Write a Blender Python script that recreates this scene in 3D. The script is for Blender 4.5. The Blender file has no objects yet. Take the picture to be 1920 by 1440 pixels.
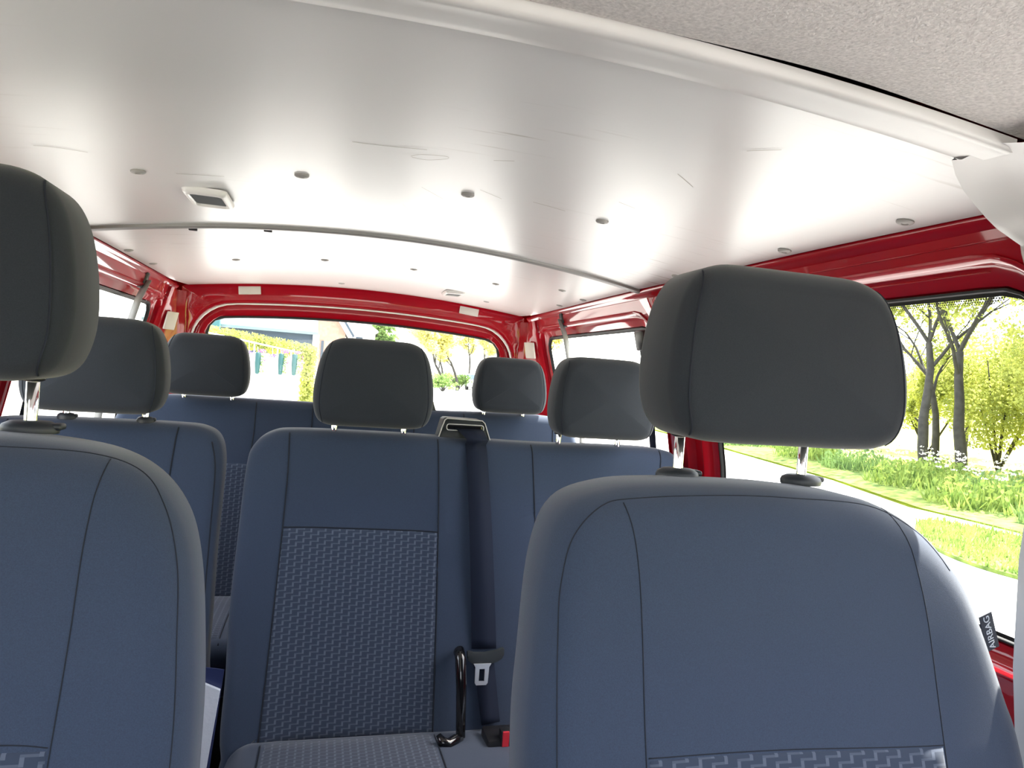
import bpy, bmesh, math, random
from math import pi, sin, cos, tan, radians, sqrt, atan2
from mathutils import Vector, Matrix
from mathutils.bvhtree import BVHTree
rnd = random.Random(7)
SC = bpy.context.scene
COL = SC.collection
H = 1.2            # eye height above the van floor; the floor is z = 0
GZ = -0.6          # the street outside

# ---------------------------------------------------------------- camera
cam_d = bpy.data.cameras.new('camera')
cam = bpy.data.objects.new('camera', cam_d); COL.objects.link(cam)
yaw, pitch, roll = radians(14.82), radians(-0.72), radians(4.18)
f = Vector((sin(yaw)*cos(pitch), cos(yaw)*cos(pitch), sin(pitch)))
r = Vector((cos(yaw), -sin(yaw), 0)); u = r.cross(f)
r2 = r*cos(roll) + u*sin(roll); u2 = u*cos(roll) - r*sin(roll)
cam.matrix_world = Matrix(((r2.x, u2.x, -f.x, -0.13), (r2.y, u2.y, -f.y, 0.0), (r2.z, u2.z, -f.z, H), (0, 0, 0, 1)))
cam_d.sensor_width = 36.0; cam_d.lens = 1309*36/1920; cam_d.clip_start = 0.02; cam_d.clip_end = 600
SC.camera = cam

# ---------------------------------------------------------------- sky, sun, exposure
W = bpy.data.worlds.new('world'); SC.world = W; W.use_nodes = True
wn = W.node_tree.nodes; wl = W.node_tree.links; wn.clear()
sky = wn.new('ShaderNodeTexSky'); sky.sky_type = 'NISHITA'; sky.sun_disc = False
sky.sun_elevation = radians(58); sky.sun_rotation = radians(100); sky.air_density = 1.0; sky.dust_density = 3.0
mixw = wn.new('ShaderNodeMixRGB'); mixw.inputs[0].default_value = 0.45; mixw.inputs[2].default_value = (8.5, 8.3, 8.0, 1)
bg = wn.new('ShaderNodeBackground'); bg.inputs[1].default_value = 0.95
wo = wn.new('ShaderNodeOutputWorld')
wl.new(sky.outputs[0], mixw.inputs[1]); wl.new(mixw.outputs[0], bg.inputs[0]); wl.new(bg.outputs[0], wo.inputs[0])
sun_d = bpy.data.lights.new('sun', 'SUN'); sun = bpy.data.objects.new('sun', sun_d); COL.objects.link(sun)
sun_d.energy = 26.0; sun_d.angle = radians(0.6); sun_d.color = (1.0, 0.96, 0.88)
el, az = radians(58), radians(32)
sdir = Vector((cos(el)*cos(az), cos(el)*sin(az), sin(el)))
sun.rotation_euler = sdir.to_track_quat('Z', 'Y').to_euler(); sun.location = (6, 0, 12)
SC.view_settings.view_transform = 'Standard'; SC.view_settings.look = 'None'
SC.view_settings.gamma = 1; SC.view_settings.use_curve_mapping = False
SC.view_settings.exposure = 0.0
SC.cycles.max_bounces = 10; SC.cycles.diffuse_bounces = 6; SC.cycles.glossy_bounces = 4
SC.cycles.transparent_max_bounces = 24; SC.cycles.sample_clamp_indirect = 8
SC.cycles.caustics_reflective = False; SC.cycles.caustics_refractive = False

# ---------------------------------------------------------------- materials
def mat(name, col, rough=0.5, metal=0.0, coat=0.0, spec=0.5, sheen=0.0, noise=None, bump=None, ior=1.5):
    m = bpy.data.materials.new(name); m.use_nodes = True
    nt = m.node_tree; p = nt.nodes['Principled BSDF']
    p.inputs['Base Color'].default_value = (*col, 1); p.inputs['Roughness'].default_value = rough
    p.inputs['Metallic'].default_value = metal; p.inputs['Coat Weight'].default_value = coat
    p.inputs['Specular IOR Level'].default_value = spec; p.inputs['Sheen Weight'].default_value = sheen
    p.inputs['IOR'].default_value = ior
    tc = nt.nodes.new('ShaderNodeTexCoord')
    if noise:
        sc, lo, hi = noise[:3]
        n = nt.nodes.new('ShaderNodeTexNoise'); n.inputs['Scale'].default_value = sc; n.inputs['Detail'].default_value = 6
        cr = nt.nodes.new('ShaderNodeValToRGB')
        cr.color_ramp.elements[0].position = 0.3; cr.color_ramp.elements[1].position = 0.7
        cr.color_ramp.elements[0].color = (*[c*lo for c in col], 1)
        c2 = noise[3] if len(noise) > 3 else col
        cr.color_ramp.elements[1].color = (*[min(1, c*hi) for c in c2], 1)
        nt.links.new(tc.outputs['Object'], n.inputs['Vector']); nt.links.new(n.outputs['Fac'], cr.inputs[0])
        nt.links.new(cr.outputs[0], p.inputs['Base Color'])
    if bump:
        n = nt.nodes.new('ShaderNodeTexNoise'); n.inputs['Scale'].default_value = bump[0]; n.inputs['Detail'].default_value = 4
        b = nt.nodes.new('ShaderNodeBump'); b.inputs['Strength'].default_value = bump[1]; b.inputs['Distance'].default_value = bump[2]
        nt.links.new(tc.outputs['Object'], n.inputs['Vector']); nt.links.new(n.outputs['Fac'], b.inputs['Height'])
        nt.links.new(b.outputs[0], p.inputs['Normal'])
    return m
M = {}
M['red'] = mat('red_paint', (0.34, 0.002, 0.010), 0.4, spec=0.1, coat=1.0, noise=(5, 0.9, 1.05))
M['red'].node_tree.nodes['Principled BSDF'].inputs['Coat Roughness'].default_value = 0.04
M['cloth'] = mat('blue_grey_cloth', (0.031, 0.047, 0.084), 0.85, spec=0.25, sheen=0.25, noise=(900, 0.85, 1.15), bump=(1400, 0.25, 0.001))
M['head'] = mat('charcoal_cloth', (0.018, 0.023, 0.031), 0.85, spec=0.25, sheen=0.25, noise=(900, 0.85, 1.15), bump=(1400, 0.25, 0.001))
M['rim'] = mat('grey_border_cloth', (0.078, 0.090, 0.112), 0.85, spec=0.25, sheen=0.3, noise=(900, 0.8, 1.2), bump=(1400, 0.3, 0.001))
M['seam'] = mat('dark_thread', (0.010, 0.014, 0.024), 0.9)
M['chrome'] = mat('chrome', (0.9, 0.9, 0.92), 0.08, metal=1.0)
M['steel'] = mat('brushed_steel', (0.75, 0.77, 0.8), 0.35, metal=0.6)
M['black'] = mat('black_plastic', (0.012, 0.012, 0.014), 0.35)
M['gloss_black'] = mat('gloss_black', (0.004, 0.004, 0.005), 0.12, coat=0.5)
M['grey_plastic'] = mat('grey_plastic', (0.022, 0.026, 0.033), 0.5, bump=(900, 0.1, 0.0005))
M['slate'] = mat('dark_slate_plastic', (0.03, 0.036, 0.04), 0.5)
M['belt'] = mat('belt_webbing', (0.010, 0.015, 0.032), 0.75, spec=0.2, bump=(1500, 0.3, 0.0006))
M['grey_belt'] = mat('grey_webbing', (0.22, 0.22, 0.21), 0.7, bump=(900, 0.3, 0.0006))
M['rubber'] = mat('black_rubber', (0.008, 0.008, 0.009), 0.6)
M['floor'] = mat('dark_floor_mat', (0.02, 0.021, 0.024), 0.7, noise=(40, 0.7, 1.3))
M['white_pad'] = mat('white_foam_pad', (0.62, 0.60, 0.55), 0.7)
M['trim'] = mat('light_grey_trim_plastic', (0.66, 0.65, 0.63), 0.45, noise=(6, 0.94, 1.05), bump=(700, 0.12, 0.0006))
M['strip'] = mat('grey_trim_strip', (0.62, 0.61, 0.59), 0.38, noise=(7, 0.92, 1.05))
M['headliner'] = mat('grey_textile_headliner', (0.70, 0.67, 0.64), 0.95, spec=0.1, noise=(260, 0.82, 1.12), bump=(330, 0.5, 0.003))
M['clip'] = mat('grey_clip', (0.30, 0.29, 0.27), 0.5)
M['lens'] = mat('smoked_lens', (0.03, 0.037, 0.037), 0.6, spec=0.2)
M['white_plastic'] = mat('white_plastic', (0.68, 0.67, 0.64), 0.35)
M['red_button'] = mat('red_button', (0.65, 0.03, 0.05), 0.4)
M['paper'] = mat('white_paper', (0.72, 0.76, 0.85), 0.6, bump=(60, 0.4, 0.004))
M['navy'] = mat('navy_card', (0.02, 0.03, 0.10), 0.4)
M['tag'] = mat('navy_fabric_tag', (0.02, 0.026, 0.045), 0.7)
M['tag_text'] = mat('white_print', (0.55, 0.6, 0.68), 0.7)

def glass(name='window_glass', tint=(0.97, 0.99, 0.985)):
    m = bpy.data.materials.new(name); m.use_nodes = True; nt = m.node_tree; nt.nodes.clear()
    o = nt.nodes.new('ShaderNodeOutputMaterial'); mx = nt.nodes.new('ShaderNodeMixShader')
    t = nt.nodes.new('ShaderNodeBsdfTransparent'); g = nt.nodes.new('ShaderNodeBsdfGlossy'); lw = nt.nodes.new('ShaderNodeLayerWeight'); pw = nt.nodes.new('ShaderNodeMath'); fr = nt.nodes.new('ShaderNodeMath')
    t.inputs[0].default_value = (*tint, 1); g.inputs['Roughness'].default_value = 0.02; lw.inputs[0].default_value = 0.5
    pw.operation = 'POWER'; pw.inputs[1].default_value = 5; fr.operation = 'MULTIPLY_ADD'; fr.inputs[1].default_value = 0.8; fr.inputs[2].default_value = 0.04
    nt.links.new(lw.outputs['Facing'], pw.inputs[0]); nt.links.new(pw.outputs[0], fr.inputs[0])
    nt.links.new(fr.outputs[0], mx.inputs[0]); nt.links.new(t.outputs[0], mx.inputs[1]); nt.links.new(g.outputs[0], mx.inputs[2])
    nt.links.new(mx.outputs[0], o.inputs[0]); return m
M['glass'] = glass()

def panel_mat():
    """painted hardboard: satin light grey with hairline scuffs"""
    m = mat('hardboard_roof_panel', (0.67, 0.665, 0.65), 0.30, spec=0.5)
    nt = m.node_tree; N = nt.nodes; L = nt.links; p = N['Principled BSDF']
    tc = [n for n in N if n.type == 'TEX_COORD'][0]
    mp = N.new('ShaderNodeMapping'); mp.inputs['Scale'].default_value = (3.0, 46.0, 1.0); mp.inputs['Rotation'].default_value = (0, 0, 0.08)
    n1 = N.new('ShaderNodeTexNoise'); n1.inputs['Scale'].default_value = 1.6; n1.inputs['Detail'].default_value = 5
    r1 = N.new('ShaderNodeValToRGB'); r1.color_ramp.elements[0].position = 0.60; r1.color_ramp.elements[1].position = 0.72
    n2 = N.new('ShaderNodeTexNoise'); n2.inputs['Scale'].default_value = 2.2; n2.inputs['Detail'].default_value = 2
    r2_ = N.new('ShaderNodeValToRGB'); r2_.color_ramp.elements[0].position = 0.5; r2_.color_ramp.elements[1].position = 0.7
    mu = N.new('ShaderNodeMath'); mu.operation = 'MULTIPLY'
    mx = N.new('ShaderNodeMixRGB'); mx.inputs[1].default_value = (0.67, 0.665, 0.65, 1); mx.inputs[2].default_value = (0.33, 0.30, 0.25, 1)
    L.new(tc.outputs['Object'], mp.inputs[0]); L.new(mp.outputs[0], n1.inputs['Vector']); L.new(n1.outputs['Fac'], r1.inputs[0])
    L.new(tc.outputs['Object'], n2.inputs['Vector']); L.new(n2.outputs['Fac'], r2_.inputs[0])
    L.new(r1.outputs[0], mu.inputs[0]); L.new(r2_.outputs[0], mu.inputs[1]); L.new(mu.outputs[0], mx.inputs[0]); L.new(mx.outputs[0], p.inputs['Base Color'])
    n3 = N.new('ShaderNodeTexNoise'); n3.inputs['Scale'].default_value = 500; b = N.new('ShaderNodeBump'); b.inputs['Strength'].default_value = 0.05; b.inputs['Distance'].default_value = 0.001
    L.new(tc.outputs['Object'], n3.inputs['Vector']); L.new(n3.outputs['Fac'], b.inputs['Height']); L.new(b.outputs[0], p.inputs['Normal'])
    return m
M['panel'] = panel_mat()

def weave_mat():
    """jacquard cloth: light staircase lines on blue, pattern runs on the UV map in metres"""
    m = mat('staircase_pattern_cloth', (0.05, 0.07, 0.12), 0.85, spec=0.25, sheen=0.25)
    nt = m.node_tree; N = nt.nodes; L = nt.links; p = N['Principled BSDF']
    uv = N.new('ShaderNodeUVMap'); uv.uv_map = 'UVMap'
    sp = N.new('ShaderNodeSeparateXYZ'); L.new(uv.outputs[0], sp.inputs[0])
    def math_(op, a, b=None):
        n = N.new('ShaderNodeMath'); n.operation = op
        for i, v in enumerate((a, b)):
            if v is None: continue
            if isinstance(v, (int, float)): n.inputs[i].default_value = v
            else: L.new(v, n.inputs[i])
        return n.outputs[0]
    SX, HH, SP = 0.0160, 0.0080, 0.0145
    ux = math_('DIVIDE', sp.outputs[0], SX); k = math_('FLOOR', ux); fx = math_('SUBTRACT', ux, k)
    v = math_('SUBTRACT', sp.outputs[1], math_('MULTIPLY', k, HH))
    v = math_('DIVIDE', v, SP); v = math_('SUBTRACT', v, math_('FLOOR', v))
    hline = math_('LESS_THAN', v, 0.17)
    vbar = math_('MULTIPLY', math_('LESS_THAN', fx, 0.26), math_('GREATER_THAN', v, 1 - HH/SP))
    mask = math_('MAXIMUM', math_('MULTIPLY', hline, 0.65), vbar)
    mx = N.new('ShaderNodeMixRGB'); mx.inputs[1].default_value = (0.030, 0.043, 0.074, 1); mx.inputs[2].default_value = (0.085, 0.105, 0.150, 1)
    L.new(mask, mx.inputs[0]); L.new(mx.outputs[0], p.inputs['Base Color'])
    b = N.new('ShaderNodeBump'); b.inputs['Strength'].default_value = 0.5; b.inputs['Distance'].default_value = 0.0015
    L.new(mask, b.inputs['Height']); L.new(b.outputs[0], p.inputs['Normal'])
    return m
M['weave'] = weave_mat()

# ---------------------------------------------------------------- mesh helpers
def link(name, verts, faces, m, parent=None, smooth=True, uvs=None, kind=None, label=None):
    me = bpy.data.meshes.new(name); me.from_pydata([tuple(v) for v in verts], [], faces)
    me.validate(); me.update()
    if smooth: me.polygons.foreach_set('use_smooth', [True]*len(me.polygons))
    if uvs is not None:
        ul = me.uv_layers.new(name='UVMap')
        for lp in me.loops: ul.data[lp.index].uv = uvs[lp.vertex_index]
    if isinstance(m, (list, tuple)):
        for q in m: me.materials.append(q)
    elif m: me.materials.append(m)
    o = bpy.data.objects.new(name, me); COL.objects.link(o)
    if parent: o.parent = parent
    if kind: o['kind'] = kind
    if label: o['label'] = label
    return o
class MB:
    def __init__(s): s.v = []; s.f = []; s.uv = []
    def add(s, v, fc):
        b = len(s.v); s.v += [tuple(q) for q in v]; s.f += [tuple(b+i for i in q) for q in fc]
    def box(s, c, d, rot=None):
        c = Vector(c); vs = []
        for x in (-.5, .5):
            for y in (-.5, .5):
                for z in (-.5, .5):
                    q = Vector((x*d[0], y*d[1], z*d[2]))
                    if rot is not None: q = rot @ q
                    vs.append(c+q)
        s.add(vs, [(0, 1, 3, 2), (4, 6, 7, 5), (0, 4, 5, 1), (2, 3, 7, 6), (0, 2, 6, 4), (1, 5, 7, 3)])
    def bbox(s, c, d, b=0.003, rot=None):
        """box with chamfered edges"""
        bm = bmesh.new(); bmesh.ops.create_cube(bm, size=1)
        for v in bm.verts: v.co = Vector((v.co.x*d[0], v.co.y*d[1], v.co.z*d[2]))
        bmesh.ops.bevel(bm, geom=bm.edges[:], offset=b, segments=2, affect='EDGES', profile=0.5)
        bm.verts.ensure_lookup_table()
        vs = [(rot @ v.co if rot is not None else v.co) + Vector(c) for v in bm.verts]
        s.add(vs, [[v.index for v in fc.verts] for fc in bm.faces]); bm.free()
    def tube(s, pts, rad, n=8, cap=True):
        pts = [Vector(p) for p in pts]; rings = []
        prev = None
        for i, p in enumerate(pts):
            t = (pts[min(i+1, len(pts)-1)] - pts[max(i-1, 0)]).normalized()
            if prev is None:
                a = Vector((0, 0, 1)) if abs(t.z) < 0.9 else Vector((1, 0, 0)); nx = t.cross(a).normalized()
            else: nx = (prev - t*prev.dot(t)).normalized()
            prev = nx; ny = t.cross(nx)
            rr = rad[i] if isinstance(rad, (list, tuple)) else rad
            rings.append([p + nx*rr*cos(2*pi*k/n) + ny*rr*sin(2*pi*k/n) for k in range(n)])
        s.loft(rings, cap, cap)
    def loft(s, rings, cap0=False, cap1=False, closed=True):
        n = len(rings[0]); v = [p for q in rings for p in q]; fc = []
        for i in range(len(rings)-1):
            for k in range(n if closed else n-1):
                a = i*n+k; b = i*n+(k+1) % n
                fc.append((a, b, b+n, a+n))
        if cap0: fc.append(tuple(range(n))[::-1])
        if cap1: fc.append(tuple(range((len(rings)-1)*n, len(rings)*n)))
        s.add(v, fc)
    def lathe(s, prof, c=(0, 0, 0), n=20, rot=None, sx=1.0, sy=1.0):
        c = Vector(c); rings = []
        for (rr, z) in prof:
            ring = []
            for k in range(n):
                q = Vector((rr*cos(2*pi*k/n)*sx, rr*sin(2*pi*k/n)*sy, z))
                if rot is not None: q = rot @ q
                ring.append(c+q)
            rings.append(ring)
        s.loft(rings, True, True)
    def build(s, name, m, parent=None, smooth=False, **k): return link(name, s.v, s.f, m, parent, smooth, **k)
def tag(o, label=None, cat=None, group=None, kind=None):
    if label: o['label'] = label
    if cat: o['category'] = cat
    if group: o['group'] = group
    if kind: o['kind'] = kind
    return o
def empty(name, loc=(0, 0, 0), rz=0):
    o = bpy.data.objects.new(name, None); COL.objects.link(o); o.location = loc; o.rotation_euler = (0, 0, rz)
    o.empty_display_size = 0.05; return o
def sharp(o, ang=35):
    """smooth shading with hard edges kept"""
    me = o.data; bm = bmesh.new(); bm.from_mesh(me)
    for e in bm.edges:
        if len(e.link_faces) == 2 and e.calc_face_angle(0) > radians(ang): e.smooth = False
    bm.to_mesh(me); bm.free()
    for p in me.polygons: p.use_smooth = True
    return o
def catmull(pts, n=8, closed=True):
    out = []; N = len(pts)
    rng = range(N) if closed else range(N-1)
    for i in rng:
        g = (lambda j: pts[j % N]) if closed else (lambda j: pts[max(0, min(N-1, j))])
        p0, p1, p2, p3 = [Vector(g(i+d)) for d in (-1, 0, 1, 2)]
        for k in range(n):
            t = k/n
            out.append(0.5*((2*p1) + (p2-p0)*t + (2*p0-5*p1+4*p2-p3)*t*t + (3*p1-p0-3*p2+p3)*t**3))
    if not closed: out.append(Vector(pts[-1]))
    return out
def rrect(x0, x1, z0, z1, rad, n=8):
    if not isinstance(rad, (list, tuple)): rad = [rad]*4
    out = []
    for (cx, cz, a0, q) in ((x1, z1, 0, rad[0]), (x0, z1, 90, rad[1]), (x0, z0, 180, rad[2]), (x1, z0, 270, rad[3])):
        sx = -1 if cx == x1 else 1; sz = -1 if cz == z1 else 1
        for k in range(n+1):
            a = radians(a0 + 90*k/n); out.append(Vector((cx+sx*q+q*cos(a), cz+sz*q+q*sin(a))))
    return out
def resample(poly, c, angs):
    """points where rays from c leave the closed polygon"""
    out = []; c = Vector(c)
    for a in angs:
        d = Vector((cos(a), sin(a))); best = None
        for i in range(len(poly)):
            p = Vector(poly[i]) - c; q = Vector(poly[(i+1) % len(poly)]) - c; e = q-p
            den = d.x*e.y - d.y*e.x
            if abs(den) < 1e-12: continue
            t = (p.x*e.y - p.y*e.x)/den; s_ = (p.x*d.y - p.y*d.x)/den
            if t > 0 and -1e-3 <= s_ <= 1+1e-3 and (best is None or t > best): best = t
        out.append(c + d*best)
    return out
def loops_angles(outer_corners, c, n=120):
    a = [2*pi*i/n for i in range(n)] + [atan2(p[1]-c[1], p[0]-c[0]) % (2*pi) for p in outer_corners]
    return sorted(set(round(x, 6) for x in a))

# ================================================================ VAN BODY
def z_edge(y): return H + 0.276 - (0.0068 if y < 1.9 else 0.0070)*((y-1.9)/1.1)**2
def z_roof(x, y): return z_edge(y) + 0.054*(1-(x/0.73)**2)
def wall_x(z):
    """inner face of the side wall; z is world height"""
    q = z - H
    pts = [(-1.3, 0.885), (-0.36, 0.880), (-0.2, 0.862), (0.0, 0.823), (0.176, 0.775), (0.214, 0.757), (0.25, 0.746), (0.3, 0.73)]
    for (a, xa), (b, xb) in zip(pts, pts[1:]):
        if q <= b: return xa + (xb-xa)*max(0, (q-a))/(b-a)
    return 0.73

def side_wall(s):
    name = 'wall_right' if s > 0 else 'wall_left'
    root = empty(name, (s*0.88, 1.2, 0)); tag(root, 'red painted sheet-metal side wall of the van, %s of the picture' % ('right' if s > 0 else 'left'), 'wall', kind='structure')
    off = Vector(root.location)
    cells = [(-0.75, 0.62, -0.5, 0.52, 0.09, 'a'), (0.62, 1.765, 0.70, 1.665, 0.10, 'b'), (1.765, 3.03, 1.865, 2.995, 0.10, 'c')]
    body = MB(); wins = []
    for (y0, y1, o0, o1, rad, tg) in cells:
        zt, zb = H+0.2505, 0.0; c = ((o0+o1)/2, H-0.08)
        outer = [(y1, zt), (y0, zt), (y0, zb), (y1, zb)]
        ang = loops_angles(outer, c)
        O = resample([Vector(p) for p in outer], c, ang)
        def loop(ins, dx, rr=None, o0=o0, o1=o1, rad=rad, c=c, ang=ang):
            rr = max(0.012, rad-ins) if rr is None else rr
            P = resample(rrect(o0+ins, o1-ins, H-0.392+ins, H+0.214-ins, rr), c, ang)
            return [Vector((s*(wall_x(p.y)+dx), p.x, p.y)) for p in P]
        inner2d = resample(rrect(o0, o1, H-0.392, H+0.214, rad), c, ang)
        rings = []
        for t in (0, .2, .4, .6, .8, .93):
            rings.append([Vector((s*wall_x(b.y*(1-t)*1.0 + a.y*t if False else (b.y+(a.y-b.y)*t)), b.x+(a.x-b.x)*t, b.y+(a.y-b.y)*t)) for a, b in zip(inner2d, O)])
        rings += [loop(-0.006, -0.0045), loop(-0.002, -0.0055), loop(0.003, -0.002), loop(0.006, 0.008), loop(0.009, 0.014), loop(0.018, 0.018), loop(0.034, 0.021), loop(0.037, 0.030)]
        body.loft([[p-off for p in q] for q in rings])
        wins.append((tg, loop, c, off))
    # C pillar: pressed hollow rib, with a gusset flaring under the cant rail
    for yc, w in ((1.765, 0.055),):
        R = []
        for z in [0.0, 0.3, 0.6, H-0.4, H-0.3, H-0.2, H-0.1, H, H+0.1, H+0.15, H+0.19, H+0.22, H+0.245]:
            fl = 1 + 1.5*max(0, (z-(H+0.12))/0.13)**2
            X = wall_x(z)
            R.append([Vector((s*(X+dx), yc+dy*w*fl, z))-off for dy, dx in ((-1, 0.002), (-0.8, -0.022), (-0.35, -0.026), (-0.25, -0.018), (0.25, -0.018), (0.35, -0.026), (0.8, -0.022), (1, 0.002))])
        body.loft(R, closed=False)
    sheet = sharp(body.build('inner_panel', M['red'], root), 40)
    # cant rail under the roof panel: convex pressing
    rail = MB(); R = []
    for i in range(25):
        y = -0.75 + 3.84*i/24; ze = z_edge(y)
        k = min(1, max(0, (3.09-y)/0.2))
        R.append([Vector((s*x, y, ze+dz))-off for x, dz in ((0.752, 0.012), (0.738, 0.006), (0.7335, 0.0), (0.7335, -0.004), (0.736, -0.009), (0.741, -0.014), (0.747, -0.019), (0.7505, -0.026), (0.752, -0.034))])
    rail.loft(R, closed=False); rail.build('cant_rail', M['red'], root, True)
    # seam line pressed in the rail panel
    ln = MB(); ln.tube([Vector((s*(wall_x(H+0.236)-0.001), y, H+0.236))-off for y in (0.64, 1.2, 1.70)], 0.0012, 6); ln.build('sealer_bead', M['red'], root, True)
    ln = MB(); ln.tube([Vector((s*(wall_x(H+0.197)+0.0135), y, H+0.1985))-off for y in (0.80, 1.2, 1.58)], 0.0011, 6); ln.build('sealer_bead', M['red'], root, True)
    return root, wins
WIN = 0
WLBL = {('b', 1): 'large right side window beside the middle seats, trees outside', ('c', 1): 'right rear side window beside the back bench',
        ('b', -1): 'left side window beside the single middle seat', ('c', -1): 'left rear side window beside the back bench',
        ('a', 1): 'right front door window', ('a', -1): 'left front door window'}
for s in (1, -1):
    wroot, wins = side_wall(s)
    for tg, loop, c, off in wins:
        WIN += 1
        w = empty('window_%d' % WIN, (s*0.85, c[0], H-0.3)); tag(w, WLBL[(tg, s)], 'window', kind='structure'); wo_ = Vector(w.location)
        sh = lambda q: [p-wo_ for p in q]
        b = MB(); b.loft([sh(loop(0.037, 0.0205)), sh(loop(0.039, 0.0190)), sh(loop(0.0415, 0.021)), sh(loop(0.042, 0.030))]); b.build('rubber_seal', M['rubber'], w, True)
        b = MB(); L0 = sh(loop(0.036, 0.0305)); L1 = sh(loop(0.0475, 0.0305)); b.loft([L0, L1])
        if tg == 'b':       # printed dot rows fading the black border out
            for row, (zz, dr) in enumerate(((H+0.1645, 0.0016), (H+0.161, 0.0013), (H+0.158, 0.0010))):
                y = 0.80 + (row % 2)*0.0021
                while y < 1.55:
                    X = s*(wall_x(zz)+0.0303); cc = Vector((X, y, zz))-wo_
                    b.add([cc+Vector((0, dr*cos(pi/3*k), dr*sin(pi/3*k))) for k in range(6)], [tuple(range(6))]); y += 0.0042
        b.build('printed_border', M['rubber'], w)
        P = sh(loop(0.036, 0.032)); ctr = Vector((s*(wall_x(c[1])+0.032), c[0], c[1]))-wo_
        rings = [[ctr+(p-ctr)*t for p in P] for t in (1, .75, .5, .25)]
        rings = [[Vector((s*(wall_x(p.z+wo_.z)+0.032)-wo_.x, p.y, p.z)) for p in q] for q in rings]
        b = MB(); b.loft(rings, False, True); b.build('pane', M['glass'], w, True)

# ---- back: header frame, D pillars, tailgate
back = empty('wall_back', (0, 3.120, 0)); tag(back, 'red painted frame around the tailgate opening with two white pads', 'wall', kind='structure')
bo = Vector(back.location)
cB = (0.0, H-0.1)
top = [(x/100, z_roof(x/100, 3.090)+0.004) for x in range(70, -71, -5)]
outer = [(0.722, H-1.2)] + [(0.722, z_edge(3.090)-0.004)] + top + [(-0.722, z_edge(3.090)-0.004)] + [(-0.722, H-1.2)]
angB = loops_angles([outer[0], outer[1], outer[-1], outer[-2]], cB, 150)
def hatch(ins, rr=0.14, bot=-0.75):
    P = rrect(-0.701+ins, 0.701-ins, H+bot+ins, H+0.248-ins, [rr, rr, .1, .1], 12)
    P = [Vector((p.x - (0.03*(p.y-H)*(1 if p.x > 0 else -1)*2 if abs(p.x) > .55 else 0), p.y - 0.085*p.x*p.x*(1 if p.y > H else 0))) for p in P]
    # add points along the top so that it arches
    out = []
    for i, p in enumerate(P):
        q = P[(i+1) % len(P)]; out.append(p)
        if (q-p).length > 0.3 and p.y > H+0.1:
            for k in range(1, 16):
                x = p.x+(q.x-p.x)*k/16; out.append(Vector((x, H+0.248-ins-0.085*x*x)))
    return resample(out, cB, angB)
OB = resample([Vector(p) for p in outer], cB, angB)
hp = lambda P, y: [Vector((p.x, y, p.y))-bo for p in P]
def lerpl(A, B, t): return [a+(b-a)*t for a, b in zip(A, B)]
b = MB(); i0 = hatch(0)
b.loft([hp(OB, 3.085), hp(lerpl(OB, i0, .06), 3.095), hp(lerpl(OB, i0, .3), 3.105), hp(lerpl(OB, i0, .9), 3.110), hp(hatch(-0.004), 3.109), hp(hatch(0.001), 3.111), hp(hatch(0.006), 3.117), hp(hatch(0.008), 3.132), hp(hatch(0.010), 3.170)])
sharp(b.build('header_frame', M['red'], back), 40)
b = MB(); b.loft([hp(hatch(0.0085), 3.119), hp(hatch(0.0125), 3.116), hp(hatch(0.015), 3.120), hp(hatch(0.0135), 3.126)]); b.build('edge_highlight', M['white_plastic'], back, True, label='pale strip imitating the highlight along the hatch opening edge')  # specular line of the opening edge, put in as a white strip
for s in (1, -1):   # D pillars: slanted faces between side wall and hatch
    R = []
    for z in [0, .3, .6, .9, H-.2, H-.1, H, H+.06, H+.12, H+.17, H+.21, H+.245]:
        X = wall_x(z)-0.001; q = max(0, (z-(H+0.13))/0.115)
        R.append([Vector((s*X, 2.982-q*0.02, z))-bo, Vector((s*(X-0.012), 2.992-q*.03, z))-bo, Vector((s*(X-0.02), 3.005-q*.03, z))-bo, Vector((s*(0.735), 3.065, z))-bo, Vector((s*0.722, 3.072, z))-bo, Vector((s*0.714, 3.082, z))-bo, Vector((s*0.705, 3.088, z))-bo])
    b = MB(); b.loft(R, closed=False); sharp(b.build('corner_pillar', M['red'], back), 30)
    # pad on the slanted face
    d = Vector((s*(wall_x(H+.12)-.02-0.735), 3.005-3.065, 0)).normalized(); up = Vector((-s*0.2, 0, 1)).normalized()
    cpt = Vector((s*0.747, 3.030, H+0.118)); nrm = d.cross(up).normalized()
    if nrm.y > 0: nrm = -nrm
    R_ = Matrix((d, nrm, up)).transposed()
    b = MB(); b.bbox(cpt-bo+nrm*0.004, (0.056, 0.008, 0.072), 0.002, R_); sharp(b.build('pad', M['white_pad'], back, label='cream pad on the corner pillar'))
    b = MB(); b.bbox(Vector((s*0.466, 3.101, H+0.273)) - bo, (0.088, 0.005, 0.034), 0.0022, Matrix.Rotation(s*0.10, 3, 'Y'))
    sharp(b.build('pad', M['white_pad'], back, label='cream pad on the header above the rear window'))
    # small stamped brace between pillar top and rail
    b = MB(); b.tube([Vector((s*0.775, 2.920, H+.215))-bo, Vector((s*0.765, 2.980, H+.20))-bo, Vector((s*0.742, 3.050, H+.205))-bo], 0.007, 8); b.build('brace', M['red'], back, True)
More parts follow.
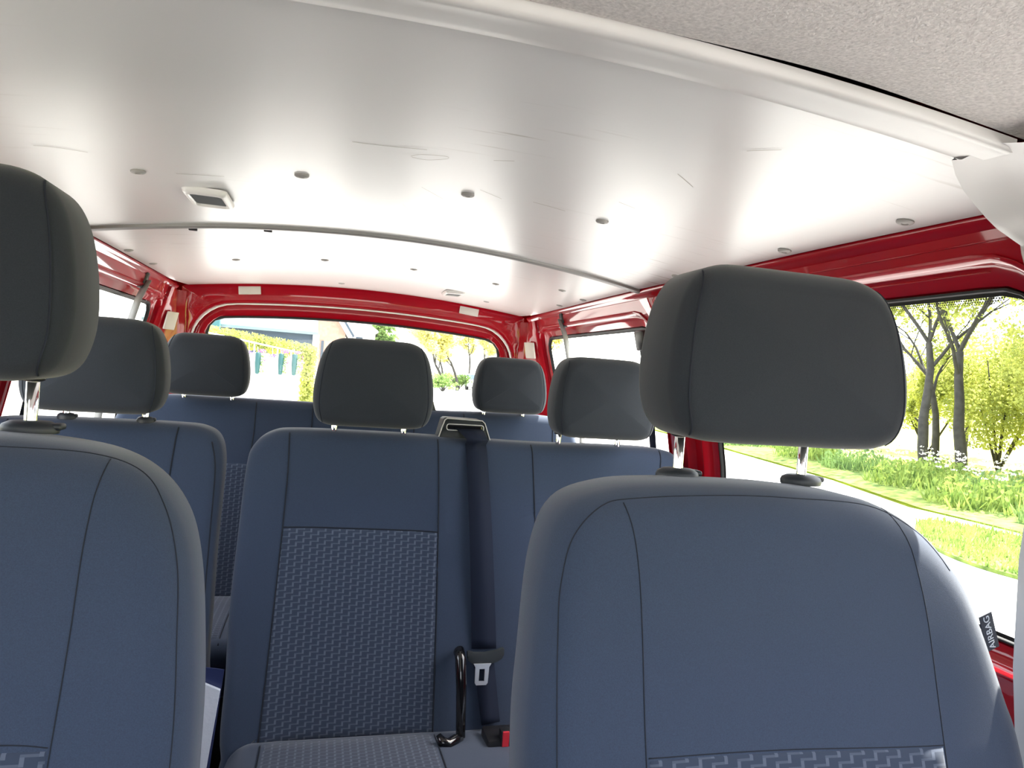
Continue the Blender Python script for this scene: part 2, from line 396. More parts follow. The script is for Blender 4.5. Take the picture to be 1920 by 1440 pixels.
    # gusset at the C pillar head
tg_ = empty('door_1', (0, 3.180, 0)); tag(tg_, 'red tailgate with the wide rear window', 'door', kind='structure'); to = Vector(tg_.location)
def tl(ins, y, rr=0.05):
    P = hatch(ins+0.0, rr)
    return [Vector((p.x, y, max(p.y, H-0.30+ins) if ins > 0.05 else p.y))-to for p in P]
b = MB(); b.loft([tl(-0.02, 3.155, .14), tl(0.012, 3.155, .14), tl(0.014, 3.150, .13), tl(0.030, 3.148, .12), tl(0.034, 3.154, .11), tl(0.052, 3.158, .09), tl(0.060, 3.166, .07)])
sharp(b.build('frame', M['red'], tg_), 35)
lo = [Vector((p.x, 3.168, p.y)) for p in hatch(0.06)]
b = MB(); b.box(Vector((0, 3.175, 0.52))-to, (1.24, 0.05, 0.86)); b.build('lower_panel', M['red'], tg_)
WIN += 1
w5 = empty('window_%d' % WIN, (0, 3.180, 0.9)); tag(w5, 'wide rear window above the back bench, road and house outside', 'window', kind='structure'); w5o = Vector(w5.location)
def gl(ins, y, rr=0.05): return [Vector((p.x, y, max(p.y, 0.92)))-w5o for p in hatch(ins, rr)]
b = MB(); b.loft([gl(0.058, 3.165), gl(0.062, 3.160), gl(0.068, 3.164), gl(0.069, 3.172)]); b.build('rubber_seal', M['rubber'], w5, True)
gp = gl(0.058, 3.173); gc = Vector((0, 3.173, H-0.05))-w5o; b = MB(); b.loft([[gc+(p-gc)*t for p in gp] for t in (1, .6, .3)], False, True); b.build('pane', M['glass'], w5)

# ---- roof and ceiling
ceil = empty('ceiling', (0, 1.8, H+0.3)); tag(ceil, 'van ceiling of two pale hardboard panels held by clips and a cross strip', 'ceiling', kind='structure'); co = Vector(ceil.location)
def roof_y(x, y): return y - 0.09*(1-(x/0.73)**2)*max(0, 1-abs(y-1.9)/0.7)   # the joint bows forward in the middle
def roof_panel(y0, y1, dz, xe, name, m, wavy=0.0):
    NX, NY = 40, 30; V = []; F = []
    for j in range(NY+1):
        for i in range(NX+1):
            y = y0+(y1-y0)*j/NY; xm = xe(y); x = -xm+2*xm*i/NX
            V.append(Vector((x, roof_y(x, y), z_roof(x, y)+dz + wavy*sin(x*9+1)*sin(y*7)))-co)
    for j in range(NY):
        for i in range(NX): a = j*(NX+1)+i; F.append((a, a+NX+1, a+NX+2, a+1))
    n = len(V); V2 = [v+Vector((0, 0, 0.004)) for v in V]
    F2 = [tuple(n+q for q in reversed(fc)) for fc in F]
    rim = [i for i in range(NX+1)] + [(j+1)*(NX+1)-1 for j in range(1, NY+1)] + [NY*(NX+1)+i for i in range(NX-1, -1, -1)] + [j*(NX+1) for j in range(NY-1, 0, -1)]
    R = [(rim[k], rim[(k+1) % len(rim)], n+rim[(k+1) % len(rim)], n+rim[k]) for k in range(len(rim))]
    o = link(name, V+V2, F+F2+R, m, ceil); return sharp(o, 40)
xe = lambda y: 0.7285 - (0.03*max(0, (y-2.82)/0.27)**2)
roof_panel(0.64, 1.895, 0.0, xe, 'roof_panel', M['panel'], 0.0007)['label'] = 'long pale hardboard panel over the front and middle seats'
roof_panel(1.905, 3.088, -0.001, xe, 'roof_panel', M['panel'], 0.0005)['label'] = 'shorter pale hardboard panel over the back bench'
b = MB(); NXs = 48; R = []
for i in range(NXs+1):
    x = -0.735+1.47*i/NXs; ym = roof_y(x, 1.9); z = z_roof(x, 1.9)
    R.append([Vector((x, ym+dy, z+dz))-co for dy, dz in ((-0.017, 0.001), (-0.015, -0.006), (-0.008, -0.0085), (0, -0.009), (0.012, -0.007), (0.024, -0.001), (0.024, 0.003), (0, 0.003))])
b.loft(R, True, True); sharp(b.build('cross_strip', mat('dull_grey_strip', (0.27, 0.265, 0.25), 0.4), ceil), 40)['label'] = 'grey plastic strip covering the joint of the two roof panels'
# steel roof skin above (keeps daylight out)
V = []; F = []
for j in range(24):
    for i in range(21):
        y = -0.85+4.12*j/23; x = -0.80+1.6*i/20
        V.append(Vector((x, y, H+0.33+0.045*(1-(x/0.8)**2)))-co)
for j in range(23):
    for i in range(20): a = j*21+i; F.append((a, a+21, a+22, a+1))
link('roof_skin', V, F, M['red'], ceil)
for s in (1, -1):
    b = MB(); b.loft([[Vector((s*0.80, y, H+.332))-co, Vector((s*0.86, y, H+.25))-co, Vector((s*0.752, y, H+.2495))-co] for y in (-0.85, 1.2, 3.26)], closed=False); b.build('roof_gutter', M['red'], ceil)
b = MB(); b.loft([[Vector((x, 3.26, H+.334+0.04*(1-(x/.8)**2)))-co, Vector((x, 3.26, H+.2))-co, Vector((x, 3.17, H+.23-.03*x*x))-co] for x in [-.8+.1*i for i in range(17)]], closed=False); b.build('roof_gutter', M['red'], ceil)
# clips
def clip_at(x, y, rad=0.0125):
    z = z_roof(x, y)-0.0012; b = MB()
    sl = atan2(-0.054*2*x/0.73**2, 1)
    rt = Matrix.Rotation(-sl, 3, 'Y')
    b.lathe([(rad, 0.001), (rad, -0.0012), (rad*0.8, -0.003), (rad*0.42, -0.0036), (rad*0.36, -0.0022), (rad*0.05, -0.0022)], (x-co.x, y-co.y, z-co.z), 16, rt)
    sharp(b.build('clip', M['clip'], ceil), 50)
for x, y in ((-0.47, 1.345), (-0.197, 1.29), (0.097, 1.275), (0.368, 1.285), (0.700, 1.17), (0.695, 0.875), (0.700, 1.60), (-0.695, 1.2), (-0.695, 0.88), (-0.70, 1.62),
             (-0.44, 2.42), (-0.163, 2.33), (0.122, 2.33), (0.41, 2.36), (-0.705, 2.23), (-0.70, 2.50), (0.705, 2.28), (0.70, 2.52), (0.60, 2.20), (0.49, 2.86), (-0.1, 2.93)):
    clip_at(x, y)
for x, y in ((-0.475, roof_y(-0.475, 1.9)+0.012), (-0.298, roof_y(-0.298, 1.9)+0.012)):
    b = MB(); z = z_roof(x, 1.9)-0.0085
    b.bbox((x-co.x, y+0.022-co.y, z-co.z+0.004), (0.020, 0.008, 0.007), 0.0015); b.build('strip_slot', M['black'], ceil)
MARKS = [[(-0.581, 1.211), (-0.556, 1.216), (-0.516, 1.238)], [(-0.118, 1.059), (-0.072, 1.057), (-0.01, 1.047)], [(-0.029, 1.092), (-0.015, 1.075), (0.021, 1.065), (0.025, 1.077), (-0.003, 1.099), (-0.027, 1.096)], [(0.092, 1.046), (0.121, 1.031)], [(0.011, 1.272), (0.06, 1.337)], [(0.11, 1.228), (0.159, 1.266)], [(0.215, 1.248), (0.285, 1.268)], [(0.339, 1.138), (0.377, 1.154)], [(0.345, 0.937), (0.393, 0.977)], [(0.369, 0.798), (0.399, 0.768)], [(-0.411, 1.349), (-0.332, 1.347)], [(0.313, 2.055), (0.33, 1.988)], [(-0.235, 1.559), (-0.26, 1.624)], [(-0.007, 1.428), (0.008, 1.47)], [(-0.206, 1.864), (-0.12, 1.859)]]
sc_m = mat('scuff_grey', (0.36, 0.33, 0.28), 0.6)
for mk_ in MARKS:
    P_ = catmull([Vector((x, y, 0)) for x, y in mk_], 6, False)
    b = MB(); b.loft([[Vector((p.x+dx, p.y+dy, z_roof(p.x, p.y)-0.0007))-co for p in P_] for dx, dy in ((0, -0.0009), (0.0003, 0.0009))], closed=False)
    b.build('scuff_mark', sc_m, ceil)
# front cross trim, textile headliner, B-pillar cover
t1 = empty('trim_1', (0, 0.62, H+0.3)); tag(t1, 'curved grey plastic cross trim between textile headliner and hardboard roof panel', 'trim', kind='structure'); t1o = Vector(t1.location)
def y_trim(x): return 0.588 + 0.004*(x/0.5)**2
b = MB(); R = []
for i in range(61):
    x = -0.562+1.124*i/60; y = y_trim(x); z = z_roof(x, 0.7)-0.004; w_ = 0.058
    R.append([Vector((x, y+dy*w_, z+dz))-t1o for dy, dz in ((-0.05, 0.004), (-0.04, -0.006), (0.02, -0.009), (0.12, -0.0095), (0.18, -0.0085), (0.4, -0.0080), (0.7, -0.0070), (0.93, -0.0055), (1.0, -0.003), (1.02, 0.003))])
b.loft(R, closed=False); b.build('trim_face', M['strip'], t1, True)
t2 = tag(empty('trim_2', (0, 0.2, H+0.3)), 'grey felt-like textile headliner over the front seats', 'trim', kind='structure'); t2o = Vector(t2.location)
V = []; F = []
NX, NY = 50, 26
for j in range(NY+1):
    for i in range(NX+1):
        x = -0.76+1.52*i/NX; ye = y_trim(x)-0.0035; y = -0.75+(ye+0.75)*j/NY
        gap = 0.0070*math.exp(-((x-0.33)/0.13)**2)      # the edge stands off a little, showing a dark gap
        z = z_roof(x*0.96, 0.7) - 0.008 + (gap+0.010)*(1 if j < NY else 1.0) - 0.000
        z = z_roof(x*0.96, 0.7) - 0.013 - 0.10*max(0, (-0.2-y)/0.55)**2 + (0.012 if j == NY else 0.004 if j == NY-1 else 0)
        if j >= NY-1: y -= gap
        V.append(Vector((x, y, z))-t2o)
for j in range(NY):
    for i in range(NX): a = j*(NX+1)+i; F.append((a, a+NX+1, a+NX+2, a+1))
link('headliner', V, F, M['headliner'], t2)
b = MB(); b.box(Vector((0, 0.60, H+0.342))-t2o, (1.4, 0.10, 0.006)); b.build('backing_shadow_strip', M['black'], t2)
b = 0
for s, n in ((1, 3), (-1, 4)):
    t3 = tag(empty('trim_%d' % n, (s*0.8, 0.6, 0)), 'smooth light grey plastic pillar cover %s the seat belt side of the %s front seat' % ('above', 'right' if s > 0 else 'left'), 'trim', kind='structure'); o3 = Vector(t3.location)
    b = MB(); R = []
    #            z,     inner x, rear y at inner edge, rear y at wall
    #        z, rear inner corner (x, y), forward inner edge x
    rows = [(0.281, 0.540, 0.650, 0.545), (0.274, 0.570, 0.672, 0.575), (0.264, 0.600, 0.688, 0.610), (0.251, 0.632, 0.698, 0.634), (0.239, 0.652, 0.700, 0.652), (0.228, 0.670, 0.700, 0.668), (0.211, 0.712, 0.700, 0.705), (0.18, 0.728, 0.701, 0.724), (0.10, 0.752, 0.703, 0.750), (0.0, 0.774, 0.712, 0.772), (-0.1, 0.788, 0.724, 0.786), (-0.2, 0.797, 0.738, 0.796), (-0.35, 0.806, 0.741, 0.806), (-0.5, 0.826, 0.740, 0.826), (-0.75, 0.835, 0.740, 0.835), (-1.19, 0.845, 0.735, 0.845)]
    for q, xi, yr, xf in rows:
        z = H+q; xw = max(wall_x(z)+0.004, xi+0.02); k = max(0, (q-0.2)/0.081); yw = max(yr+0.02, 0.742)
        R.append([Vector((s*x, y, zz))-o3 for x, y, zz in ((xw, yw, z+0.01*k), (xi+0.010, yr+0.006, z+0.006*k), (xi, yr, z), (xi+0.002, yr-0.012, z-0.002*k), (xf, yr-0.05, z+0.005*k), (xf-0.012*k, 0.56, z-0.008*k), (xf-0.02*k+0.02*(1-k), 0.50, z-0.020*k), (xw+.02, 0.49, z-0.020*k))])
    b.loft(R, closed=False); sharp(b.build('pillar_cover', M['trim'], t3), 50)
# floor, windscreen, unseen dashboard behind the lens added to block low light
fl = tag(empty('floor', (0, 1.2, 0)), 'dark rubber van floor', 'floor', kind='structure')
b = MB(); b.box((0, 0.0, -0.02), (1.8, 4.0, 0.04))
for i in range(36): b.box((-0.86+i*0.049, 0.0, 0.001), (0.012, 3.9, 0.003))
b.build('floor_mat', M['floor'], fl)
b = MB(); b.box((0, 0, -0.07), (1.8, 4.0, 0.05)); b.build('floor_pan', M['red'], fl)
WIN += 1
ws = tag(empty('window_%d' % WIN, (0, -0.9, 0.9)), 'sloping windscreen', 'window', kind='structure')
V = []; F = []
for j in range(7):
    for i in range(13):
        x = -0.78+1.56*i/12; t = j/6; V.append((x*(1.06-0.06*t), -0.55+0.62*t+0.25*(x/0.8)**2*(1-0.3*t), 0.02+0.50*t))
for j in range(6):
    for i in range(12): a = j*13+i; F.append((a, a+1, a+14, a+13))
link('pane', V, F, M['glass'], ws)
dash = tag(empty('dashboard', (0, -0.85, 0)), 'unseen dark dashboard below the windscreen, added to block low light', 'dashboard')
b = MB(); R = []
for i in range(21):
    x = -0.86+1.72*i/20; k = 0.03*cos(x*4)
    R.append([(x, y+0.25*(x/0.86)**2*0, z) for y, z in ((-0.65, 0.86), (-0.2, 0.94+k*0.3), (0.16, 0.93+k*0.3), (0.26, 0.88), (0.27, 0.78), (0.18, 0.60), (0.14, 0.35), (0.0, 0.05), (-0.65, 0.05))])
b.loft(R, True, True); sharp(b.build('moulding', M['slate'], dash), 50)

# dome lamps
def lamp(x, y, w, d, label, rot=0.0):
    t = tag(empty('ceiling_lamp', (x, y, z_roof(x, y)), rot), label, 'lamp', 'interior lamps on the roof panels')
    b = MB(); b.lathe([(1, 0.0), (1, -0.003), (0.93, -0.009), (0.80, -0.011), (0.78, -0.006)], (0, 0, 0), 4)
    V, F = [], []
    def rr(k, z): return [Vector((p.x, p.y, z)) for p in rrect(-w/2*k, w/2*k, -d/2*k, d/2*k, min(w, d)*0.18*k, 5)]
    b = MB(); b.loft([rr(1, 0.0), rr(1, -0.003), rr(0.95, -0.009), rr(0.84, -0.0115), rr(0.74, -0.0115), rr(0.72, -0.005)])
    b.build('bezel', M['white_plastic'], t, True)
    b = MB()
    L = [Vector((p.x, p.y, -0.0055)) for p in rrect(-w/2*.72, w/2*.72, -d/2*.73, d/2*.55, 0.004, 4)]
    b.loft([L, [Vector((p.x*.96, p.y*.96, -0.0095)) for p in L]], False, True); sharp(b.build('lens', M['lens'], t))
    L = [Vector((p.x, p.y, -0.0055)) for p in rrect(-w/2*.72, w/2*.72, d/2*.60, d/2*.73, 0.004, 4)]
    b = MB(); b.loft([L, [Vector((p.x*.96, p.y*.97, -0.0085)) for p in L]], False, True); sharp(b.build('switch', M['white_plastic'], t))
    return t
lamp(-0.383, 1.52, 0.082, 0.140, 'white bezelled lamp with dark smoked lens on the front roof panel')
lamp(0.335, 2.78, 0.08, 0.13, 'small pale lamp at the back of the rear roof panel')

# ================================================================ SEATS
def outline_len(P): return sum((P[(i+1) % len(P)]-P[i]).length for i in range(len(P)))
def pillow(P, front, back_, rf, rb, crown, shear, zref, y0, bump=None, mats=(M['cloth'],), rim_from=None, steps=9):
    """closed cushion whose silhouette is the polygon P (x, z); front faces -Y"""
    n = len(P); c = Vector((sum(p.x for p in P)/n, sum(p.y for p in P)/n))
    area = sum(P[i].x*P[(i+1) % n].y-P[(i+1) % n].x*P[i].y for i in range(n))
    sg = 1 if area > 0 else -1
    nor = []
    for i in range(n):
        t = (P[(i+1) % n]-P[i-1]).normalized(); nor.append(Vector((t.y, -t.x))*sg)
    for _ in range(3): nor = [(nor[i-1]+nor[i]*2+nor[(i+1) % n]).normalized() for i in range(n)]
    rings = []
    def put(ins, y, s_=1.0, cr=0.0):
        ring = []
        for p, q in zip(P, nor):
            w_ = p-q*ins; w_ = c+(w_-c)*s_
            yy = y-cr*(1-s_*s_)
            if bump: yy += bump(w_.x, w_.y)*(1 if y < 0 else 0)
            ring.append(Vector((w_.x, y0+yy+(w_.y-zref)*shear, w_.y)))
        rings.append(ring)
    for k in range(steps): put(rb, back_, 0.1+0.9*(k/steps), 0)
    for k in range(7): a = pi/2*(1-k/7); put(rb*(1-cos(a)), back_-rb+rb*sin(a))
    for k in range(1, 8): a = pi/2*k/7; put(rf*(1-cos(a)), front+rf-rf*sin(a))
    for k in range(1, steps+6): put(rf, front, 1-(k/(steps+6))*0.93, crown)
    b = MB(); b.loft(rings, True, True)
    return b
def bvh_of(b): return BVHTree.FromPolygons([Vector(v) for v in b.v], b.f)
def cast(bv, x, z, off=0.0, y=-5.0, d=(0, 1, 0)):
    h = bv.ray_cast(Vector((x, y, z)), Vector(d))
    if h[0] is None: return None
    return h[0] + h[1].normalized()*off*(1 if h[1].y < 0 else -1)
def seam(bv, pts, parent, name='seam', rad=0.0011, off=0.0002, m=None, n=10, base=Vector((0, 0, 0))):
    P = [q for q in catmull([Vector(p) for p in pts], n, False)]
    Q = [cast(bv, p.x, p.y, off) for p in P]; Q = [q for q in Q if q is not None]
    if len(Q) < 2: return
    b = MB(); b.tube(Q, rad, 5); return b.build(name, m or M['seam'], parent, True)
def patch(bv, quad, parent, name='insert', off=0.0022, nx=24, nz=24, uvs=(0, 0), fl=1.0):
    """patterned cloth insert laid on the cushion; quad = bl, br, tr, tl as (x, z)"""
    bl, br, tr, tl_ = [Vector(q) for q in quad]; V = []; UV = []; F = []
    for j in range(nz+3):
        for i in range(nx+3):
            a = [0, 0.006, *[q/nx for q in range(1, nx)], 0.994, 1][i]; t = [0, 0.006, *[q/nz for q in range(1, nz)], 0.994, 1][j]
            p = (bl*(1-a)+br*a)*(1-t)+(tl_*(1-a)+tr*a)*t
            h = off*(1 if 0 < i < nx+2 and 0 < j < nz+2 else -0.6)
            q = cast(bv, p.x, p.y, h)
            if q is None: q = Vector((p.x, 0, p.y))
            V.append(q); UV.append((p.x*fl, p.y*fl))
    for j in range(nz+2):
        for i in range(nx+2): k = j*(nx+3)+i; F.append((k, k+1, k+nx+4, k+nx+3))
    return link(name, V, F, M['weave'], parent, True, uvs=UV)

HEAD = [(0, 0), (0.50, 0.0), (0.76, 0.015), (0.91, 0.075), (0.985, 0.21), (1.0, 0.38), (0.965, 0.60), (0.89, 0.80), (0.77, 0.93), (0.58, 0.99), (0.3, 1.0), (0, 1.0)]
def headrest(parent, cx, yf, z0, hw, h, depth, posts, zpost, ypost, guide=True, twist=0.0, topk=1.0, gk=1.0):
    """headrest > post (two); the post guides sit in the backrest"""
    pr = [(x*hw*(1 if z < .5 else topk), z*h) for x, z in HEAD]
    P = catmull(pr + [(-x, z) for x, z in pr[::-1][1:-1]], 5)
    def bmp(x, z): return 0.10*h*((z/h-0.45)**2)*0.9
    b = pillow(P, -depth*0.5, depth*0.5, 0.030, 0.05, 0.010, 0.10, h*.5, 0, bmp, steps=7)
    b.v = [(v[0], v[1] + 0.0, v[2]) for v in b.v]
    o = b.build('headrest', M['head'], parent, True)
    o.location = (cx, yf+depth*0.5, z0); bv = bvh_of(b)
    fr = 0.025
    for s in (-1, 1):
        # the side seam bows outward to the bottom
        pts = [(s*(hw*0.70*topk), h*0.985), (s*hw*0.76, h*0.90), (s*hw*0.835, h*0.70), (s*hw*0.88, h*0.45), (s*hw*0.885, h*0.22), (s*hw*0.82, h*0.04)]
        seam(bv, pts, o, rad=0.0011*max(1, hw/0.14))
    for s in (-1, 1):
        px_ = s*posts/2
        b = MB(); yy = ypost-(yf+depth*.5)
        b.tube([(px_, yy, zpost-z0-0.014), (px_, yy, zpost-z0), (px_, yy, h*0.35)], 0.0070, 16); b.build('post', M['chrome'], o, True)
        b = MB(); b.lathe([(0.012, 0), (0.0125, -0.004), (0.008, -0.006)], (px_, yy, 0.004), 14); b.build('post_collar', M['black'], o, True)
    return o
def guide(parent, x, y, z, k=1.0):
    b = MB(); b.lathe([(0.026*k, -0.004), (0.027*k, 0.001), (0.025*k, 0.006), (0.019*k, 0.0095), (0.010*k, 0.0105)], (0, 0, 0), 24, None, 1.0, 0.72)
    b.bbox((0.024*k, 0.002, 0.004), (0.012*k, 0.018*k, 0.008), 0.003)
    o = sharp(b.build('post_guide', M['grey_plastic'], parent), 50); o.location = (x, y, z); return o
def Hn(p): return [(x, H+z) for x, z in p]
def S(parent): return Vector(parent.location)

# seat meshes are modelled in van coordinates, the Empty stays at the seat's base
def seat_root(name, x, y, label, cat='car seat', group=None):
    e = empty(name, (0, 0, 0)); tag(e, label, cat, group); return e

def front_seat(label, out_pts, cx, ytop, seams, insert, post_c, head, name='front_seat', sgn=1, ztop=-0.1):
    root = seat_root(name, cx, ytop, label, group='cloth front seats')
    P = catmull([Vector(p) for p in Hn(out_pts)], 6)
    def bmp(x, z):
        q = abs(x-cx)/0.30
        return -0.018*max(0, min(1, (q-0.72)/0.28))*0 + 0.014*math.exp(-((q)/0.6)**2)*max(0, min(1, (H-0.16-z)/0.2))
    b = pillow(P, -0.055, 0.09, 0.050, 0.06, 0.010, 0.30, H+ztop, ytop+0.05, bmp)
    bk = b.build('backrest', M['cloth'], root, True); bv = bvh_of(b)
    # lighter border cloth outside of the arched seam
    for i, q in enumerate(seams): seam(bv, Hn(q), bk, rad=0.0007)
    patch(bv, Hn(insert), bk, 'insert', off=0.0015)
    # cushion
    Pc = catmull([Vector(p) for p in [(cx-0.27, ytop-0.62), (cx-0.1, ytop-0.66), (cx+0.1, ytop-0.66), (cx+0.27, ytop-0.62), (cx+0.29, ytop-0.4), (cx+0.28, ytop-0.1), (cx+0.1, ytop-0.06), (cx-0.1, ytop-0.06), (cx-0.28, ytop-0.1), (cx-0.29, ytop-0.4)]], 5)
    cb = pillow(Pc, -0.07, 0.10, 0.05, 0.04, 0.0, 0, 0, 0)
    V = [(v[0], v[2], 0.52-v[1]) for v in cb.v]; link('cushion', V, cb.f, M['cloth'], root)
    b = MB(); b.bbox((cx, ytop-0.36, 0.21), (0.46, 0.50, 0.40), 0.02); sharp(b.build('base', M['slate'], root))
    hd = headrest(root, post_c, *head)
    return root, bk, bv

# right front seat (driver's side)
FR_out = [(0.43, -1.02), (0.19, -1.0), (0.115, -0.90), (0.098, -0.65), (0.098, -0.42), (0.107, -0.316), (0.123, -0.208), (0.153, -0.149), (0.216, -0.125), (0.30, -0.118), (0.40, -0.118), (0.476, -0.121), (0.575, -0.131), (0.653, -0.164), (0.703, -0.214), (0.729, -0.273), (0.751, -0.367), (0.762, -0.43), (0.768, -0.65), (0.745, -0.90), (0.64, -1.0)]
sm = [[(0.122, -0.62), (0.127, -0.402), (0.132, -0.282), (0.138, -0.225), (0.155, -0.176), (0.19, -0.146), (0.235, -0.136), (0.35, -0.130), (0.456, -0.131), (0.576, -0.139), (0.645, -0.170), (0.678, -0.215)],
      [(0.218, -0.141), (0.226, -0.19), (0.228, -0.26), (0.226, -0.408), (0.224, -0.6)], [(0.606, -0.143), (0.615, -0.20), (0.619, -0.264), (0.616, -0.35), (0.613, -0.433), (0.61, -0.6)],
      [(0.229, -0.3985), (0.35, -0.400), (0.48, -0.402), (0.612, -0.405)]]
fr, frb, frv = front_seat('blue-grey cloth front seat with chrome headrest posts, on the right below the side window', FR_out, 0.371, 0.76, sm,
    [(0.228, -0.75), (0.611, -0.75), (0.612, -0.406), (0.229, -0.400)], 0.439, (0.747, H-0.065, 0.174, 0.226, 0.14, 0.197, H-0.122, 0.862), ztop=-0.115)
guide(frb, 0.3405, 0.862, H-0.120, 1.15); guide(frb, 0.5375, 0.862, H-0.122, 1.15)
FL_out = [(-0.56, -1.02), (-0.34, -1.0), (-0.255, -0.9), (-0.235, -0.65), (-0.236, -0.42), (-0.245, -0.31), (-0.258, -0.232), (-0.277, -0.181), (-0.311, -0.142), (-0.359, -0.118), (-0.427, -0.107), (-0.5, -0.104), (-0.613, -0.104), (-0.677, -0.107), (-0.737, -0.118), (-0.779, -0.142), (-0.809, -0.181), (-0.826, -0.232), (-0.841, -0.31), (-0.852, -0.42), (-0.854, -0.65), (-0.837, -0.9), (-0.754, -1.0)]
FL_out = FL_out[::-1]
smL = [[(-0.258, -0.60), (-0.255, -0.408), (-0.263, -0.294), (-0.272, -0.224), (-0.291, -0.172), (-0.321, -0.137), (-0.37, -0.119), (-0.448, -0.114), (-0.568, -0.114), (-0.646, -0.119), (-0.70, -0.14), (-0.735, -0.19)],
       [(-0.353, -0.124), (-0.358, -0.199), (-0.358, -0.292), (-0.360, -0.401), (-0.362, -0.60)], [(-0.663, -0.124), (-0.658, -0.199), (-0.658, -0.292), (-0.659, -0.401)], [(-0.659, -0.382), (-0.508, -0.380), (-0.40, -0.381), (-0.362, -0.385)]]
flr, flb, flv = front_seat('blue-grey cloth front seat at the left edge, its tall headrest cut by the frame', FL_out, -0.508, 0.83, smL,
    [(-0.658, -0.75), (-0.362, -0.75), (-0.362, -0.387), (-0.658, -0.383)], -0.56, (0.826, H-0.046, 0.166, 0.233, 0.14, 0.197, H-0.104, 0.932), ztop=-0.10)
guide(flb, -0.4615, 0.932, H-0.104, 1.15); guide(flb, -0.6585, 0.932, H-0.104, 1.15)

# airbag tag on the outer edge of the right front seat
c0 = Vector((0.806, 0.78, H-0.316)); tagroot = empty('airbag_tag', (0, 0, 0)); tagroot.parent = fr
upv = Vector((-0.36, 0.0, 0.93)).normalized(); rv = Vector((0.93, -0.0, 0.36)).normalized(); nv = Vector((0, -1, 0))
Rt = Matrix((rv, nv*-1, upv)).transposed()
tb = MB(); tb.bbox(c0, (0.023, 0.0016, 0.054), 0.0004, Rt); tgm = tb.build('tag_cloth', M['tag'], tagroot)
def text(body, size, loc, R3, m, parent, name='lettering', ext=0.0003):
    cu = bpy.data.curves.new(name, 'FONT'); cu.body = body; cu.size = size; cu.align_x = 'CENTER'; cu.align_y = 'CENTER'; cu.extrude = ext
    to_ = bpy.data.objects.new('tmp', cu); COL.objects.link(to_)
    me = bpy.data.meshes.new_from_object(to_.evaluated_get(bpy.context.evaluated_depsgraph_get()))
    bpy.data.objects.remove(to_); me.materials.append(m)
    me.transform(R3.to_4x4()); me.transform(Matrix.Translation(loc))
    o = bpy.data.objects.new(name, me); COL.objects.link(o); o.parent = parent; return o
# text reads upward along the tag: text x -> up, text y -> left
Rx = Matrix((upv, -rv, nv)).transposed()
text('AIRBAG', 0.0145, c0+nv*0.0011, Rx, M['tag_text'], tagroot, 'lettering')

# ---- middle row
def bench_back(parent, out, ytop, ztop, shear, bump=None, rf=0.030, depth=0.10, crown=0.004):
    P = catmull([Vector(p) for p in Hn(out)], 6)
    b = pillow(P, -0.035, depth-0.035, rf, 0.03, crown, shear, H+ztop, ytop+0.035, bump, steps=12)
    o = b.build('backrest', M['cloth'], parent, True); return o, bvh_of(b)
def cushion(parent, x0, x1, y0, y1, ztop, ins=None, th=0.15, slope=0.06):
    P = []
    for p in rrect(x0, x1, y0, y1, 0.06, 6): P.append(p)
    # densify the long sides
    D = []
    for i, p in enumerate(P):
        q = P[(i+1) % len(P)]; k = max(1, int((q-p).length/0.04))
        D += [p+(q-p)*j/k for j in range(k)]
    b = pillow(D, -th/2, th/2, 0.05, 0.03, 0.010, 0, 0, 0, steps=8)
    V = [Vector((v[0], v[2], ztop-th/2-v[1]-slope*(v[2]-y0)*0.5)) for v in b.v]
    o = link('cushion', V, b.f, M['cloth'], parent)
    bv = BVHTree.FromPolygons(V, b.f)
    for (a0, a1, b0, b1) in (ins or []):
        Vv = []; UV = []; F = []; nx = nz = 16
        for j in range(nz+1):
            for i in range(nx+1):
                x = a0+(a1-a0)*i/nx; y = b0+(b1-b0)*j/nz
                h = bv.ray_cast(Vector((x, y, 3)), Vector((0, 0, -1)))
                Vv.append((h[0] if h[0] is not None else Vector((x, y, ztop))) + Vector((0, 0, 0.0025 if 0 < i < nx and 0 < j < nz else -0.001))); UV.append((x, y))
        for j in range(nz):
            for i in range(nx): k = j*(nx+1)+i; F.append((k, k+1, k+nx+2, k+nx+1))
        link('insert', Vv, F, M['weave'], o, True, uvs=UV)
        for xx in (a0, a1):
            pts = []
            for j in range(13):
                y = b0+(b1-b0)*j/12; h = bv.ray_cast(Vector((xx, y, 3)), Vector((0, 0, -1)))
                if h[0] is not None: pts.append(h[0]+Vector((0, 0, 0.0008)))
            bb = MB(); bb.tube(pts, 0.0016, 5); bb.build('seam', M['seam'], o, True)
    return o

bench = seat_root('bench_seat', 0.27, 1.7, 'two-place blue-grey bench in the middle row with staircase-patterned insert, centre and right', 'bench seat')
BO = [(0.27, -0.90), (-0.24, -0.90), (-0.297, -0.86), (-0.302, -0.70), (-0.306, -0.565), (-0.302, -0.397), (-0.297, -0.257), (-0.285, -0.205), (-0.247, -0.173), (-0.186, -0.164), (0.0, -0.163), (0.14, -0.165), (0.387, -0.170), (0.60, -0.168), (0.74, -0.170), (0.795, -0.185), (0.832, -0.240), (0.845, -0.40), (0.845, -0.70), (0.82, -0.88)][::-1]
def bb_(x, z):
    zz = z-H; k = max(0, min(1, (-0.2-zz)/0.12))
    def well(c, w): q = abs(x-c)/w; return 0.016*max(0, 1-q**4) if q < 1 else 0
    return k*(well(-0.025, 0.19)+well(0.56, 0.17))
bkb, bvb = bench_back(bench, BO, 1.70, -0.165, 0.20, bb_)
